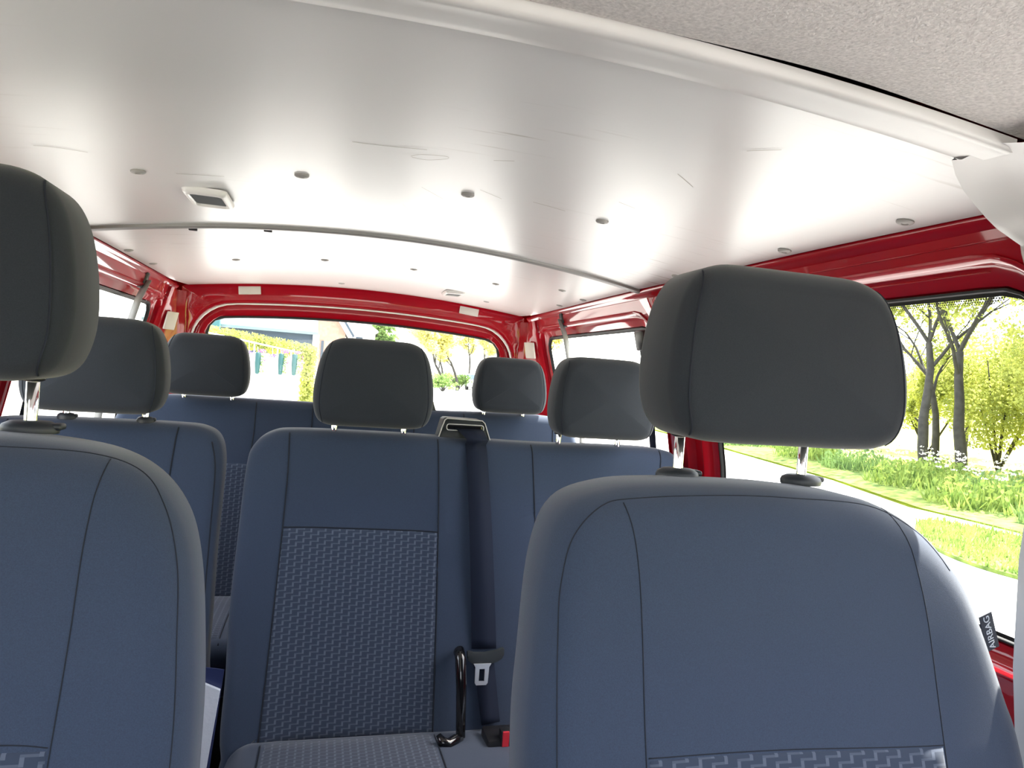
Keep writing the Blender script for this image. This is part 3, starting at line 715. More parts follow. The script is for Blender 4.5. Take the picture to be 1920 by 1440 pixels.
for q in ([(-0.206, -0.172), (-0.203, -0.26), (-0.205, -0.382), (-0.212, -0.60), (-0.221, -0.83)], [(0.143, -0.172), (0.149, -0.28), (0.152, -0.389), (0.156, -0.60), (0.158, -0.834)], [(0.384, -0.175), (0.390, -0.28), (0.395, -0.401), (0.397, -0.62), (0.397, -0.84)],
          [(-0.205, -0.383), (-0.03, -0.386), (0.152, -0.389)], [(0.395, -0.403), (0.56, -0.403), (0.72, -0.400)], [(0.745, -0.175), (0.735, -0.30), (0.73, -0.5), (0.73, -0.84)]):
    seam(bvb, Hn(q), bkb, rad=0.0017)
patch(bvb, Hn([(-0.2205, -0.835), (0.1575, -0.835), (0.1515, -0.390), (-0.2045, -0.385)]), bkb)
patch(bvb, Hn([(0.398, -0.835), (0.729, -0.835), (0.728, -0.402), (0.396, -0.404)]), bkb)
cushion(bench, -0.285, 0.845, 1.06, 1.60, H-0.810, [(-0.215, 0.158, 1.08, 1.575), (0.40, 0.73, 1.08, 1.575)])
b = MB(); b.bbox((0.26, 1.36, 0.12), (1.06, 0.40, 0.24), 0.02); sharp(b.build('base', M['slate'], bench))
headrest(bench, -0.023, 1.60, H-0.143, 0.136, 0.202, 0.12, 0.166, H-0.16, 1.725)
headrest(bench, 0.545, 1.60, H-0.143, 0.136, 0.202, 0.12, 0.166, H-0.165, 1.725)
# belt outlet housing on top of the backrest
hs = MB(); hs.loft([[Vector((x, y, H+z)) for x, z in ((0.142, -0.20), (0.160, -0.124), (0.166, -0.119), (0.256, -0.121), (0.263, -0.127), (0.287, -0.20))] for y in (1.725, 1.80)], True, True)
ho = sharp(hs.build('belt_outlet', M['slate'], bench, label='black trapezoid belt outlet with pale edge on top of the backrest'), 30)
b = MB(); b.tube([(0.142, 1.724, H-0.185), (0.160, 1.724, H-0.124), (0.166, 1.724, H-0.119), (0.256, 1.724, H-0.121), (0.263, 1.724, H-0.127), (0.285, 1.724, H-0.185)], 0.0016, 6); b.build('edge_bead', M['white_plastic'], ho, True)
b = MB(); b.bbox((0.212, 1.722, H-0.140), (0.086, 0.008, 0.012), 0.002); b.build('slot', M['gloss_black'], ho)
b = MB(); b.tube([Vector((p.x, 1.7175, p.y)) for p in rrect(0.165, 0.259, H-0.1475, H-0.1325, 0.006, 4)]+[Vector((0.259, 1.7175, H-0.138))], 0.0013, 6); b.build('slot_bezel', M['white_plastic'], ho, True)
# lever loop beside the cushion, buckle recess
b = MB(); b.tube([(0.206, 1.588, H-0.655), (0.207, 1.575, H-0.645), (0.209, 1.56, H-0.66), (0.212, 1.545, H-0.72), (0.214, 1.53, H-0.81), (0.215, 1.52, H-0.86)], [0.010, 0.0125, 0.013, 0.012, 0.011, 0.011], 12)
b.build('fold_lever', M['gloss_black'], bench, True, label='shiny black bar lever standing up against the bench backrest')
b = MB(); b.tube([(0.158, 1.50, H-0.800), (0.165, 1.49, H-0.810), (0.18, 1.49, H-0.817), (0.197, 1.50, H-0.812), (0.21, 1.515, H-0.82)], [0.006, 0.011, 0.013, 0.011, 0.010], 10)
b.build('lever_foot', M['gloss_black'], bench, True)
b = MB(); b.bbox((0.305, 1.50, H-0.822), (0.085, 0.07, 0.04), 0.006); sharp(b.build('buckle_tray', M['black'], bench))
b = MB(); b.bbox((0.302, 1.475, H-0.802), (0.022, 0.022, 0.040), 0.003); bkl = sharp(b.build('buckle', M['black'], bench))
b = MB(); b.bbox((0.302, 1.4635, H-0.799), (0.015, 0.004, 0.034), 0.0015); b.build('release_button', M['red_button'], bkl, label='red release button')

# middle seat belt
belt = tag(empty('seat_belt', (0.24, 1.66, H-0.5)), 'dark belt with steel tongue hanging from the outlet of the middle-row bench', 'seat belt', 'seat belts'); bl_o = Vector(belt.location)
def ribbon(b, C, Wd, th=0.0014):
    """C = list of (centre, width vector)"""
    R = []
    for i, (c, w_) in enumerate(C):
        c = Vector(c); w_ = Vector(w_); nxt = Vector(C[min(i+1, len(C)-1)][0])-Vector(C[max(i-1, 0)][0])
        nn = nxt.cross(w_).normalized()*th/2; R.append([c-w_/2-nn, c+w_/2-nn, c+w_/2+nn, c-w_/2+nn])
    b.loft(R, True, True)
pts = []
for i in range(22):
    t = i/21; z = -0.178-(0.65-0.178)*t; x0 = 0.211+(0.241-0.211)*t; x1 = 0.264+(0.300-0.264)*t
    q = cast(bvb, (x0+x1)/2, H+z, 0)
    y = q.y-0.006-0.02*sin(t*pi)*0.6
    pts.append((Vector(((x0+x1)/2, y, H+z))-bl_o, Vector((x1-x0, -0.004*t, 0))))
pre = [(Vector((0.222, 1.7215, H-0.142))-bl_o, Vector((0.070, 0, 0))), (Vector((0.225, 1.70, H-0.148))-bl_o, Vector((0.064, 0, 0))), (Vector((0.231, 1.683, H-0.157))-bl_o, Vector((0.057, 0, 0))), (Vector((0.236, 1.672, H-0.166))-bl_o, Vector((0.053, 0, 0)))]
b = MB(); ribbon(b, pre+pts, 0); b.build('webbing', M['belt'], belt, True)
ty = pts[-1][0].y+bl_o.y
b = MB(); low = []
for i in range(12):
    t = i/11; low.append((Vector((0.268+0.022*t, ty-0.003-0.036*t, H-0.66-0.15*t))-bl_o, Vector((0.050-0.004*t, 0.012*t, 0))))
ribbon(b, low, 0); b.build('lower_webbing', M['belt'], belt, True)
b = MB()
RS = []
for x, hw_, dz in ((-0.043, 0.006, 0.008), (-0.040, 0.011, 0.004), (-0.028, 0.013, -0.002), (0, 0.014, -0.004), (0.028, 0.013, 0.002), (0.040, 0.012, 0.008), (0.044, 0.007, 0.012)):
    RS.append([Vector((0.271+x, ty-0.014+yy, H-0.664+dz+zz*hw_))-bl_o for yy, zz in ((-0.005, -1), (-0.007, 0), (-0.005, 1), (0.006, 1), (0.007, 0), (0.006, -1))])
b.loft(RS, True, True); sharp(b.build('tongue_grip', M['slate'], belt), 50)
b = MB(); bm = bmesh.new()
ox = [(-0.021, 0), (0.021, 0), (0.0165, -0.008), (0.0155, -0.045), (0.012, -0.050), (-0.012, -0.050), (-0.0155, -0.045), (-0.0165, -0.008)]
ix = [(-0.0065, -0.012), (0.0065, -0.012), (0.0065, -0.016), (0.0065, -0.040), (0.006, -0.041), (-0.006, -0.041), (-0.0065, -0.040), (-0.0065, -0.016)]
mk = lambda L, y: [Vector((0.264+x, y, H-0.676+z))-bl_o for x, z in L]
b.loft([mk(ix, ty-0.021), mk(ox, ty-0.021), mk(ox, ty-0.024), mk(ix, ty-0.024), mk(ix, ty-0.021)]); b.build('tongue', M['steel'], belt)

# single seat of the middle row, left
single = seat_root('middle_seat', -0.6, 1.7, 'single blue-grey folding seat of the middle row, left behind the front seat', 'car seat')
SO = [(-0.60, -0.90), (-0.80, -0.88), (-0.838, -0.70), (-0.842, -0.40), (-0.838, -0.25), (-0.83, -0.185), (-0.79, -0.168), (-0.60, -0.164), (-0.45, -0.164), (-0.392, -0.170), (-0.360, -0.192), (-0.346, -0.240), (-0.345, -0.32), (-0.346, -0.443), (-0.343, -0.65), (-0.35, -0.88)]
area = sum(SO[i][0]*SO[(i+1) % len(SO)][1]-SO[(i+1) % len(SO)][0]*SO[i][1] for i in range(len(SO)))
bks, bvs = bench_back(single, SO, 1.70, -0.165, 0.20)
for q in ([(-0.445, -0.172), (-0.451, -0.263), (-0.455, -0.45), (-0.455, -0.8)], [(-0.782, -0.172), (-0.787, -0.263), (-0.79, -0.45), (-0.79, -0.8)], [(-0.79, -0.40), (-0.6, -0.402), (-0.455, -0.40)]):
    seam(bvs, Hn(q), bks, rad=0.0017)
seam(bvs, Hn([(-0.372, -0.20), (-0.360, -0.26), (-0.358, -0.40), (-0.356, -0.62)]), bks, rad=0.0016)
patch(bvs, Hn([(-0.789, -0.82), (-0.457, -0.82), (-0.456, -0.402), (-0.789, -0.404)]), bks)
cushion(single, -0.84, -0.37, 1.06, 1.60, H-0.825, [(-0.79, -0.455, 1.08, 1.575)])
b = MB(); b.bbox((-0.61, 1.40, 0.12), (0.40, 0.36, 0.24), 0.02); sharp(b.build('base', M['slate'], single))
headrest(single, -0.597, 1.60, H-0.141, 0.136, 0.202, 0.12, 0.158, H-0.16, 1.725)
guide(bks, -0.676, 1.727, H-0.163, .7); guide(bks, -0.518, 1.727, H-0.163, .7)

# ---- back bench
rear = seat_root('bench_seat', 0, 2.5, 'wide blue-grey back bench across the van under the rear window', 'bench seat')
RO = [(0.0, -0.88), (-0.75, -0.86), (-0.80, -0.7), (-0.80, -0.35), (-0.782, -0.225), (-0.74, -0.165), (-0.66, -0.147), (-0.4, -0.145), (0.0, -0.146), (0.261, -0.149), (0.50, -0.143), (0.69, -0.146), (0.76, -0.165), (0.80, -0.225), (0.815, -0.35), (0.815, -0.7), (0.76, -0.86)]
bkr, bvr = bench_back(rear, RO, 2.50, -0.145, 0.20)
for q in ([(-0.355, -0.155), (-0.355, -0.25), (-0.36, -0.36), (-0.37, -0.8)], [(-0.70, -0.155), (-0.70, -0.36), (-0.71, -0.8)], [(0.36, -0.155), (0.36, -0.25), (0.37, -0.36), (0.38, -0.8)], [(-0.17, -0.155), (-0.17, -0.36), (-0.17, -0.8)], [(0.18, -0.155), (0.18, -0.36), (0.18, -0.8)], [(0.70, -0.155), (0.70, -0.36), (0.71, -0.8)]):
    seam(bvr, Hn(q), bkr, rad=0.002)
for xa, xb in ((-0.70, -0.36), (-0.165, 0.175), (0.37, 0.70)):
    patch(bvr, Hn([(xa-.01, -0.78), (xb-.0, -0.78), (xb, -0.357), (xa, -0.357)]), bkr)
cushion(rear, -0.80, 0.815, 1.93, 2.40, H-0.755, [(-0.70, -0.36, 1.95, 2.38), (-0.165, 0.175, 1.95, 2.38), (0.37, 0.70, 1.95, 2.38)])
b = MB(); b.bbox((0, 2.22, 0.14), (1.5, 0.36, 0.28), 0.02); sharp(b.build('base', M['slate'], rear))
for cx_ in (-0.51, 0.0, 0.51):
    headrest(rear, cx_, 2.40, H-0.138, 0.134, 0.200, 0.115, 0.150, H-0.15, 2.515)
hs = MB(); hs.loft([[Vector((x, y, H+z)) for x, z in ((0.205, -0.17), (0.209, -0.105), (0.222, -0.100), (0.244, -0.104), (0.268, -0.17))] for y in (2.53, 2.59)], True, True)
ho = sharp(hs.build('belt_outlet', M['slate'], rear, label='small dark belt outlet on top of the back bench'), 30)
b = MB(); b.bbox((0.235, 2.528, H-0.122), (0.03, 0.006, 0.010), 0.002); b.build('slot', M['gloss_black'], ho)

# rear side belts (grey webbing with a black guide at the roof rail)
for s in (1, -1):
    rb = tag(empty('seat_belt', (s*0.76, 2.63, H+0.25)), 'grey belt strap with black roof guide crossing the %s rear side window' % ('right' if s > 0 else 'left'), 'seat belt', 'seat belts'); ro = Vector(rb.location)
    b = MB(); Rr = Matrix.Rotation(s*-0.25, 3, 'Y'); b.bbox(Vector((s*0.757, 2.628, H+0.232))-ro, (0.026, 0.030, 0.060), 0.006, Rr); sharp(b.build('roof_guide', M['black'], rb), 50)
    b = MB(); C = []
    for i in range(20):
        t = i/19; z = 0.232-0.62*t
        C.append((Vector((s*(wall_x(H+z)-0.016+0.003*cos(t*9)), 2.615-0.05*t, H+z))-ro, Vector((0.024, s*0.010, 0))))
    ribbon(b, C, 0, 0.002); b.build('webbing', M['grey_belt'], rb, True)
# middle row belts on the C pillars (black)
for s in (1, -1):
    rb = tag(empty('seat_belt', (s*0.81, 1.93, H+0.1)), 'black belt strap hanging at the red pillar behind the %s middle seat' % ('right' if s > 0 else 'left'), 'seat belt', 'seat belts'); ro = Vector(rb.location)
    b = MB(); C = []
    for i in range(16):
        t = i/15; z = 0.12-1.0*t
        C.append((Vector((s*(wall_x(H+z)-0.030), 1.90+0.05*t, H+z))-ro, Vector((0.0, 0.040, 0))))
    ribbon(b, C, 0, 0.002); b.build('webbing', M['belt'], rb, True)
    b = MB(); b.bbox(Vector((s*(wall_x(H+.13)-0.030), 1.90, H+0.13))-ro, (0.02, 0.055, 0.06), 0.006, Matrix.Rotation(s*-0.25, 3, 'Y')); sharp(b.build('belt_guide', M['black'], rb), 50)
# booklet stuck between the front seat and the bench
bk_ = tag(empty('booklet', (-0.33, 1.40, H-0.84)), 'white booklet with a navy cover stuck upright between left front seat and bench', 'booklet')
bo_ = Vector(bk_.location); Y_ = 1.40
def slab(A, y0, y1): b = MB(); b.loft([[Vector((x, y0, H+z))-bo_ for x, z in A], [Vector((x, y1, H+z))-bo_ for x, z in A]], True, True); return b
slab([(-0.36, -0.60), (-0.286, -0.636), (-0.303, -0.800), (-0.38, -0.80)], Y_, Y_+0.008).build('pages', M['paper'], bk_)
slab([(-0.37, -0.585), (-0.282, -0.600), (-0.298, -0.805), (-0.38, -0.805)], Y_+0.009, Y_+0.0115).build('cover', M['navy'], bk_)
# ================================================================ OUTSIDE
MO = {}
MO['road'] = mat('pale_paving', (0.52, 0.51, 0.49), 0.9, noise=(3, 0.9, 1.08), bump=(30, 0.3, 0.01))
MO['field'] = mat('field_grass', (0.30, 0.34, 0.06), 0.9, noise=(0.6, 0.8, 1.2, (0.42, 0.40, 0.07)))
MO['grass'] = mat('verge_grass', (0.12, 0.25, 0.045), 0.9, noise=(5, 0.6, 1.2, (0.34, 0.42, 0.10)))
MO['leaf'] = mat('spring_leaves', (0.30, 0.37, 0.09), 0.8, noise=(1.5, 0.7, 1.2, (0.46, 0.48, 0.12)))
MO['leaf2'] = mat('green_leaves', (0.13, 0.23, 0.08), 0.8, noise=(2, 0.8, 1.3, (0.22, 0.32, 0.09)))
MO['leaf3'] = mat('yellow_leaves', (0.70, 0.68, 0.28), 0.8, noise=(1, 0.8, 1.2, (0.78, 0.74, 0.34)))
MO['bark'] = mat('bark', (0.034, 0.032, 0.030), 0.9, noise=(6, 0.7, 1.5))
MO['white'] = mat('white_render', (0.75, 0.74, 0.72), 0.8)
MO['flower'] = mat('white_blossom', (0.7, 0.68, 0.62), 0.8)
MO['pink'] = mat('pink_petals', (0.65, 0.10, 0.42), 0.7)
MO['yellow'] = mat('yellow_petals', (0.75, 0.55, 0.02), 0.7)
MO['purple'] = mat('purple_petals', (0.12, 0.05, 0.35), 0.7)
MO['pot'] = mat('dark_green_planter', (0.01, 0.07, 0.07), 0.5)
MO['blue_roof'] = mat('pale_blue_roof', (0.14, 0.22, 0.24), 0.5, noise=(1, 0.92, 1.08))
MO['slate'] = mat('blue_grey_timber', (0.035, 0.055, 0.08), 0.7)
MO['teal'] = mat('teal_paint', (0.03, 0.12, 0.13), 0.6)
MO['brick'] = mat('peach_brick', (0.42, 0.26, 0.20), 0.85, noise=(9, 0.85, 1.1))
MO['car'] = mat('white_car_paint', (0.7, 0.7, 0.7), 0.25, coat=0.6)
MO['car_glass'] = mat('car_glass', (0.03, 0.06, 0.12), 0.1)
MO['blue'] = mat('blue_paint', (0.06, 0.16, 0.32), 0.5)
def translucent(m, amt=0.45):
    nt = m.node_tree; p = nt.nodes['Principled BSDF']; out = [n for n in nt.nodes if n.type == 'OUTPUT_MATERIAL'][0]
    t = nt.nodes.new('ShaderNodeBsdfTranslucent'); mx = nt.nodes.new('ShaderNodeMixShader'); mx.inputs[0].default_value = amt
    src = [l.from_socket for l in nt.links if l.to_socket == p.inputs['Base Color']]
    if src: nt.links.new(src[0], t.inputs[0])
    nt.links.new(p.outputs[0], mx.inputs[1]); nt.links.new(t.outputs[0], mx.inputs[2]); nt.links.new(mx.outputs[0], out.inputs[0])
for k in ('leaf', 'leaf2', 'leaf3', 'grass'): translucent(MO[k])

gr = tag(empty('ground', (0, 0, GZ)), 'open ground around the van: pale paving and yellow-green field', 'ground', kind='structure')
b = MB(); b.add([(-150, -60, -0.03), (200, -60, -0.03), (200, 320, -0.03), (-150, 320, -0.03)], [(0, 1, 2, 3)]); b.build('field', MO['field'], gr)
V = [(-2.6, -40, 0), (10.0, -40, 0), (10.1, 8, 0), (9.85, 10, 0), (10.8, 13.1, 0), (11.9, 19.7, 0), (14.5, 40, 0), (24, 130, 0), (34, 300, 0), (18, 300, 0), (4, 60, 0), (-4, 34, 0), (-4.5, 20, 0), (-2.6, 12, 0)]
b = MB(); b.add(V, [tuple(range(len(V)))]); b.build('road', MO['road'], gr, label='pale sunlit road surface')

b = MB(); b.add([(-30, -40, -.01), (-2.55, -40, -.01), (-2.55, 12, -.01), (-4.45, 20, -.01), (-3.95, 34, -.01), (-3.9, 60, -.01), (-30, 60, -.01)], [tuple(range(7))]); b.build('bounce_ground', mat('grey_bounce', (0.36, 0.345, 0.32), 0.9, noise=(2, 0.9, 1.08)), gr)  # grey ground added to cut yellow bounce light on the ceiling
def leaves(b, c, rad, n, size, flat=1.0, g=rnd):
    for _ in range(n):
        while True:
            q = Vector((g.uniform(-1, 1), g.uniform(-1, 1), g.uniform(-1, 1)))
            if 0.15 < q.length < 1: break
        q = Vector((q.x*rad[0], q.y*rad[1], q.z*rad[2]))+c
        a = Vector((g.gauss(0, 1), g.gauss(0, 1), g.gauss(0, 1))).normalized(); e = a.cross(Vector((g.gauss(0, 1), g.gauss(0, 1), g.gauss(0, 1)))).normalized()
        s1 = size*g.uniform(.6, 1.3); s2 = s1*0.55
        k = len(b.v); b.v += [tuple(q-a*s1), tuple(q+e*s2), tuple(q+a*s1), tuple(q-e*s2)]; b.f.append((k, k+1, k+2, k+3))
def tree(x, y, h, lean, label, leafm, seed, trunk_r=0.15, levels=4, nleaf=2600, lsize=0.06, fork=0.42, spread=0.55, base=GZ, name='tree', group='trees beside the road'):
    g = random.Random(seed); root = tag(empty(name, (x, y, base)), label, 'tree', group)
    tb = MB(); tips = []
    def grow(p, d, L, rad, lv):
        pts = [p]; rads = [rad]; q = Vector(p); dd = Vector(d)
        ns = 5
        for i in range(ns):
            dd = (dd+Vector((g.gauss(0, .10), g.gauss(0, .10), g.gauss(0, .05)+0.03))).normalized(); q = q+dd*L/ns
            pts.append(q.copy()); rads.append(rad*(1-0.42*(i+1)/ns))
            if lv < levels and lv > 0 and i in (1, 3) or (lv == 0 and i == 3):
                a = g.uniform(0, 2*pi); s_ = Vector((cos(a), sin(a), g.uniform(.1, .6))).normalized()
                grow(q.copy(), (dd*0.55+s_*spread).normalized(), L*g.uniform(.45, .65), rads[-1]*0.55, lv+1)
        tb.tube(pts, rads, 7 if lv < 2 else 4, cap=False)
        if lv >= levels: tips.append((q, L)); tips.append((pts[3], L)); return
        if lv >= 1: tips.append((pts[4], L*0.8)); tips.append((q, L*0.7))
        for k in range(2 if lv else 3):
            a = g.uniform(0, 2*pi); s_ = Vector((cos(a), sin(a), g.uniform(-.05, .5))).normalized()
            grow(q.copy(), (dd*0.8+s_*spread).normalized(), L*g.uniform(.62, .85), rads[-1]*0.64, lv+1)
    grow(Vector((0, 0, -0.1)), Vector((lean[0], lean[1], 1)).normalized(), h*fork, trunk_r, 0)
    tb.build('trunk', MO['bark'], root, True)
    if nleaf:
        lb = MB(); per = max(1, nleaf//max(1, len(tips)))
        for p, L in tips: leaves(lb, p, (L*.45, L*.45, L*.35), per, lsize, g=g)
        lb.build('foliage', leafm, root, kind='stuff')
    return root
def bush(x, y, rx, ry, h, label, leafm, seed, n=2500, size=0.07, z0=0.0, name='bush', group='bushes and hedgerow beside the road', cat='bush'):
    g = random.Random(seed); root = tag(empty(name, (x, y, GZ)), label, cat, group)
    lb = MB(); nb = 9
    for k in range(nb):
        c = Vector((g.uniform(-.6, .6)*rx, g.uniform(-.6, .6)*ry, z0+h*g.uniform(.25, .78)))
        leaves(lb, c, (rx*.45, ry*.45, h*.25), n//nb, size, g=g)
    lb.build('foliage', leafm, root, kind='stuff')
    sb = MB()
    for k in range(6):
        a = g.uniform(0, 6.28); sb.tube([(0, 0, -.05), (cos(a)*rx*.3, sin(a)*ry*.3, z0*.6+h*.35), (cos(a)*rx*.6, sin(a)*ry*.6, z0+h*.7)], [0.05, 0.03, 0.012], 5)
    sb.build('stems', MO['bark'], root, True)
    return root
# the three trunks behind the path
tree(15.7, 15.4, 9.0, (-0.06, 0.02), 'leafing tree with straight dark trunk, nearest the headrest of the right front seat', MO['leaf'], 3, 0.145, 4, 7000, 0.06, .42, .5)
tree(17.1, 16.4, 7.0, (0.02, 0.0), 'thin leafing tree between the two thicker trunks', MO['leaf'], 11, 0.12, 4, 5000, 0.06, .4, .55)
tree(16.5, 15.0, 10.5, (-0.05, 0.0), 'tallest leafing tree with forked dark trunk in the right window', MO['leaf'], 21, 0.165, 5, 12000, 0.06, .33, .6)
tree(15.5, 11.0, 9.5, (0.03, 0.1), 'leafing tree with overhanging boughs at the right edge of the picture', MO['leaf'], 31, 0.13, 5, 12000, 0.06, .4, .7)
for i, (x, y, h, sd) in enumerate(((19.0, 18.6, 4.6, 401), (20.5, 14.0, 5.6, 402), (17.2, 11.9, 5.0, 403), (21.5, 19.5, 5.4, 404))):
    tree(x, y, h, (0, 0), 'slender yellow-leaved tree %s' % ('behind the straight trunk', 'behind and right of the forked trunk', 'near the right edge of the picture', 'farthest back in the right window')[i], MO['leaf3' if i % 2 else 'leaf'], sd, 0.09, 4, 9000, 0.05, .30, .55)
for i, (x, y, rx, ry, h, m, n, lb_) in enumerate((
    (19.5, 16.5, 2.4, 2.0, 4.6, 'leaf', 5200, 'tall yellow-green bush behind the forked trunk'),
    (18.2, 13.0, 2.0, 2.0, 4.4, 'leaf', 5200, 'dense pale green bush right of the trunks'),
    (17.0, 10.3, 1.9, 1.8, 4.0, 'leaf2', 4600, 'dark green bush low at the right edge of the picture'),
    (22.5, 22.0, 3.0, 2.2, 4.4, 'leaf', 4600, 'rounded pale bush behind the straight trunk'),
    (20.5, 11.0, 2.2, 2.0, 5.2, 'leaf3', 4600, 'yellow-leaved bush high at the right edge'),
    (26.0, 17.5, 3.0, 3.0, 6.2, 'leaf', 4200, 'farthest rounded bush behind the tree group'))):
    bush(x, y, rx, ry, h, lb_, MO[m], 50+i, int(n*3.2), 0.058)
# flowering bank along the far edge of the path: low clumps
bank = [(11.3, 8.0), (12.3, 8.9), (11.3, 9.8), (12.9, 10.6), (12.0, 12.0), (13.5, 12.8), (12.7, 14.4), (13.0, 16.6), (14.2, 18.5), (13.2, 20.0), (15.8, 24.0), (14.4, 11.2), (12.0, 7.0), (13.4, 7.8)]
BL = ['white-flowering clump on the bank %s' % q for q in ('at the tip of the grass island, nearest', 'just behind the nearest flowering clump', 'straight across the path from the grass island', 'left of the bush at the right edge', 'below the leftmost tree trunk', 'directly below the forked trunk', 'farther left, below the headrest edge', 'seen under the headrest corner', 'behind the road bend under the headrest', 'second under the headrest, nearer the post', 'farthest one, beside the headrest post', 'between forked trunk and right edge', 'at the right picture edge, lower', 'at the right picture edge, upper')]
for i, (x, y) in enumerate(bank):
    g = random.Random(200+i)
    t = tag(empty('cow_parsley_clump', (x, y, GZ)), BL[i], 'plant', 'flowering clumps on the bank')
    lb = MB()
    for _ in range(420):
        a = g.uniform(0, 6.28); rr = g.random()**.5*0.95; hh = g.uniform(.25, .75)*(1-rr*.35); px_, py_ = cos(a)*rr, sin(a)*rr; w_ = 0.03
        dx, dy = g.gauss(0, .12), g.gauss(0, .12); k = len(lb.v); e = g.uniform(0, 3.1)
        lb.v += [(px_-w_*cos(e), py_-w_*sin(e), 0), (px_+w_*cos(e), py_+w_*sin(e), 0), (px_+dx, py_+dy, hh)]; lb.f.append((k, k+1, k+2))
    leaves(lb, Vector((0, 0, .34)), (.9, .9, .3), 380, 0.06, g=g)
    lb.build('foliage', MO['grass'] if i % 3 else MO['leaf2'], t, kind='stuff')
    fb = MB()
    for _ in range(26):
        a = g.uniform(0, 6.28); rr = g.random()**.5*0.85; c = Vector((cos(a)*rr, sin(a)*rr, g.uniform(.6, .85)))
        leaves(fb, c, (.07, .07, .02), 7, 0.028, g=g)
    fb.build('blossom', MO['flower'], t, kind='stuff')
# grass island between road and path
V = [Vector(p) for p in [(7.35, 2.0), (7.3, 5.0), (7.15, 6.3), (7.5, 7.3), (8.3, 8.3), (9.0, 8.75), (9.35, 8.4), (9.55, 7.4), (9.6, 5.0), (9.6, 2.0)]]
gi = tag(empty('grass_verge', (8.4, 5.5, GZ)), 'bright green grass strip between the road and the narrow path', 'grass'); go = Vector((8.4, 5.5))
P = catmull(V, 4); b = MB(); b.loft([[Vector((p.x-go.x, p.y-go.y, 0)) for p in P], [Vector((p.x-go.x, p.y-go.y, .04)) for p in P]], False, True); b.build('turf', MO['grass'], gi)
def inside(x, y, P):
    c = False; n = len(P)
    for i in range(n):
        a, q = P[i], P[i-1]
        if (a.y > y) != (q.y > y) and x < (q.x-a.x)*(y-a.y)/(q.y-a.y)+a.x: c = not c
    return c
lb = MB(); g = random.Random(5)
for _ in range(9000):
    x, y = g.uniform(7.1, 9.7), g.uniform(3.8, 8.9)
    if not inside(x, y, P): continue
    hh = g.uniform(.05, .17); w_ = .012; e = g.uniform(0, 3.1); k = len(lb.v); dx, dy = g.gauss(0, .04), g.gauss(0, .04)
    lb.v += [(x-go.x-w_*cos(e), y-go.y-w_*sin(e), .03), (x-go.x+w_*cos(e), y-go.y+w_*sin(e), .03), (x-go.x+dx, y-go.y+dy, hh)]; lb.f.append((k, k+1, k+2))
lb.build('grass_blades', MO['grass'], gi, kind='stuff')
# verge strip on the far side of the road, seen under the headrest
gv = tag(empty('grass_verge', (12.5, 14, GZ)), 'long green verge along the far side of the road', 'grass')
Q = [(9.7, 2), (9.95, 8.1), (9.9, 9.8), (10.85, 13.1), (12.0, 19.7), (14.6, 40), (26, 130), (31, 130), (18, 40), (15.2, 19.7), (14.6, 12), (14.4, 2)]
b = MB(); n = len(Q)//2
rings = []
for k in range(6): rings.append([Vector((Q[i][0]-12.5, Q[i][1]-14, 0.0)).lerp(Vector((Q[-1-i][0]-12.5, Q[-1-i][1]-14, 0.0)), k/5)+Vector((0, 0, .03+0.10*sin(pi*k/5))) for i in range(n)])
for q in range(5):
    for i in range(n-1): b.add([rings[q][i], rings[q][i+1], rings[q+1][i+1], rings[q+1][i]], [(0, 1, 2, 3)])
b.build('turf', MO['grass'], gv)

# ---- behind the van, through the rear window
def P3(x, y, z): return Vector((x, y, H+z))
# long low building with pale blue roof
hx = tag(empty('long_building', (-5.0, 28, GZ)), 'long low building with pale blue roof behind the hedge', 'building'); ho_ = Vector(hx.location)
def quadbox(b, A, B, C, D, th):
    n_ = (B-A).cross(D-A).normalized()*th; b.loft([[A, B, C, D], [A+n_, B+n_, C+n_, D+n_]], True, True)
b = MB(); quadbox(b, P3(-6.3, 26, 0.95)-ho_, P3(-0.55, 26, 0.93)-ho_, P3(-0.9, 30, 3.9)-ho_, P3(-6.3, 30, 3.9)-ho_, 0.12); b.build('roof', MO['blue_roof'], hx)
b = MB()
for k in range(14):
    t = (k+.5)/14; y = 26+4*t; z = .95+2.95*t; b.box(Vector((-3.5, y-.02, H+z-.04))-ho_, (5.3, .05, .03))
b.build('roof_batten', MO['white'], hx, kind='stuff')
b = MB(); b.box(Vector((-3.5, 28.2, (H+.85+GZ)/2))-ho_, (5.4, 3.6, H+.85-GZ)); b.build('wall', MO['white'], hx)
b = MB(); b.box(Vector((-3.45, 26.36, H+.55))-ho_, (5.5, .08, .8)); b.build('weatherboard', MO['slate'], hx)
b = MB(); b.box(Vector((-0.62, 26.3, (H+.95+GZ)/2))-ho_, (0.22, .2, H+.95-GZ)); b.build('corner_post', MO['white'], hx)
b = MB(); b.box(Vector((-4.4, 25.8, H+1.05))-ho_, (1.2, .3, .45)); b.build('awning', MO['teal'], hx)
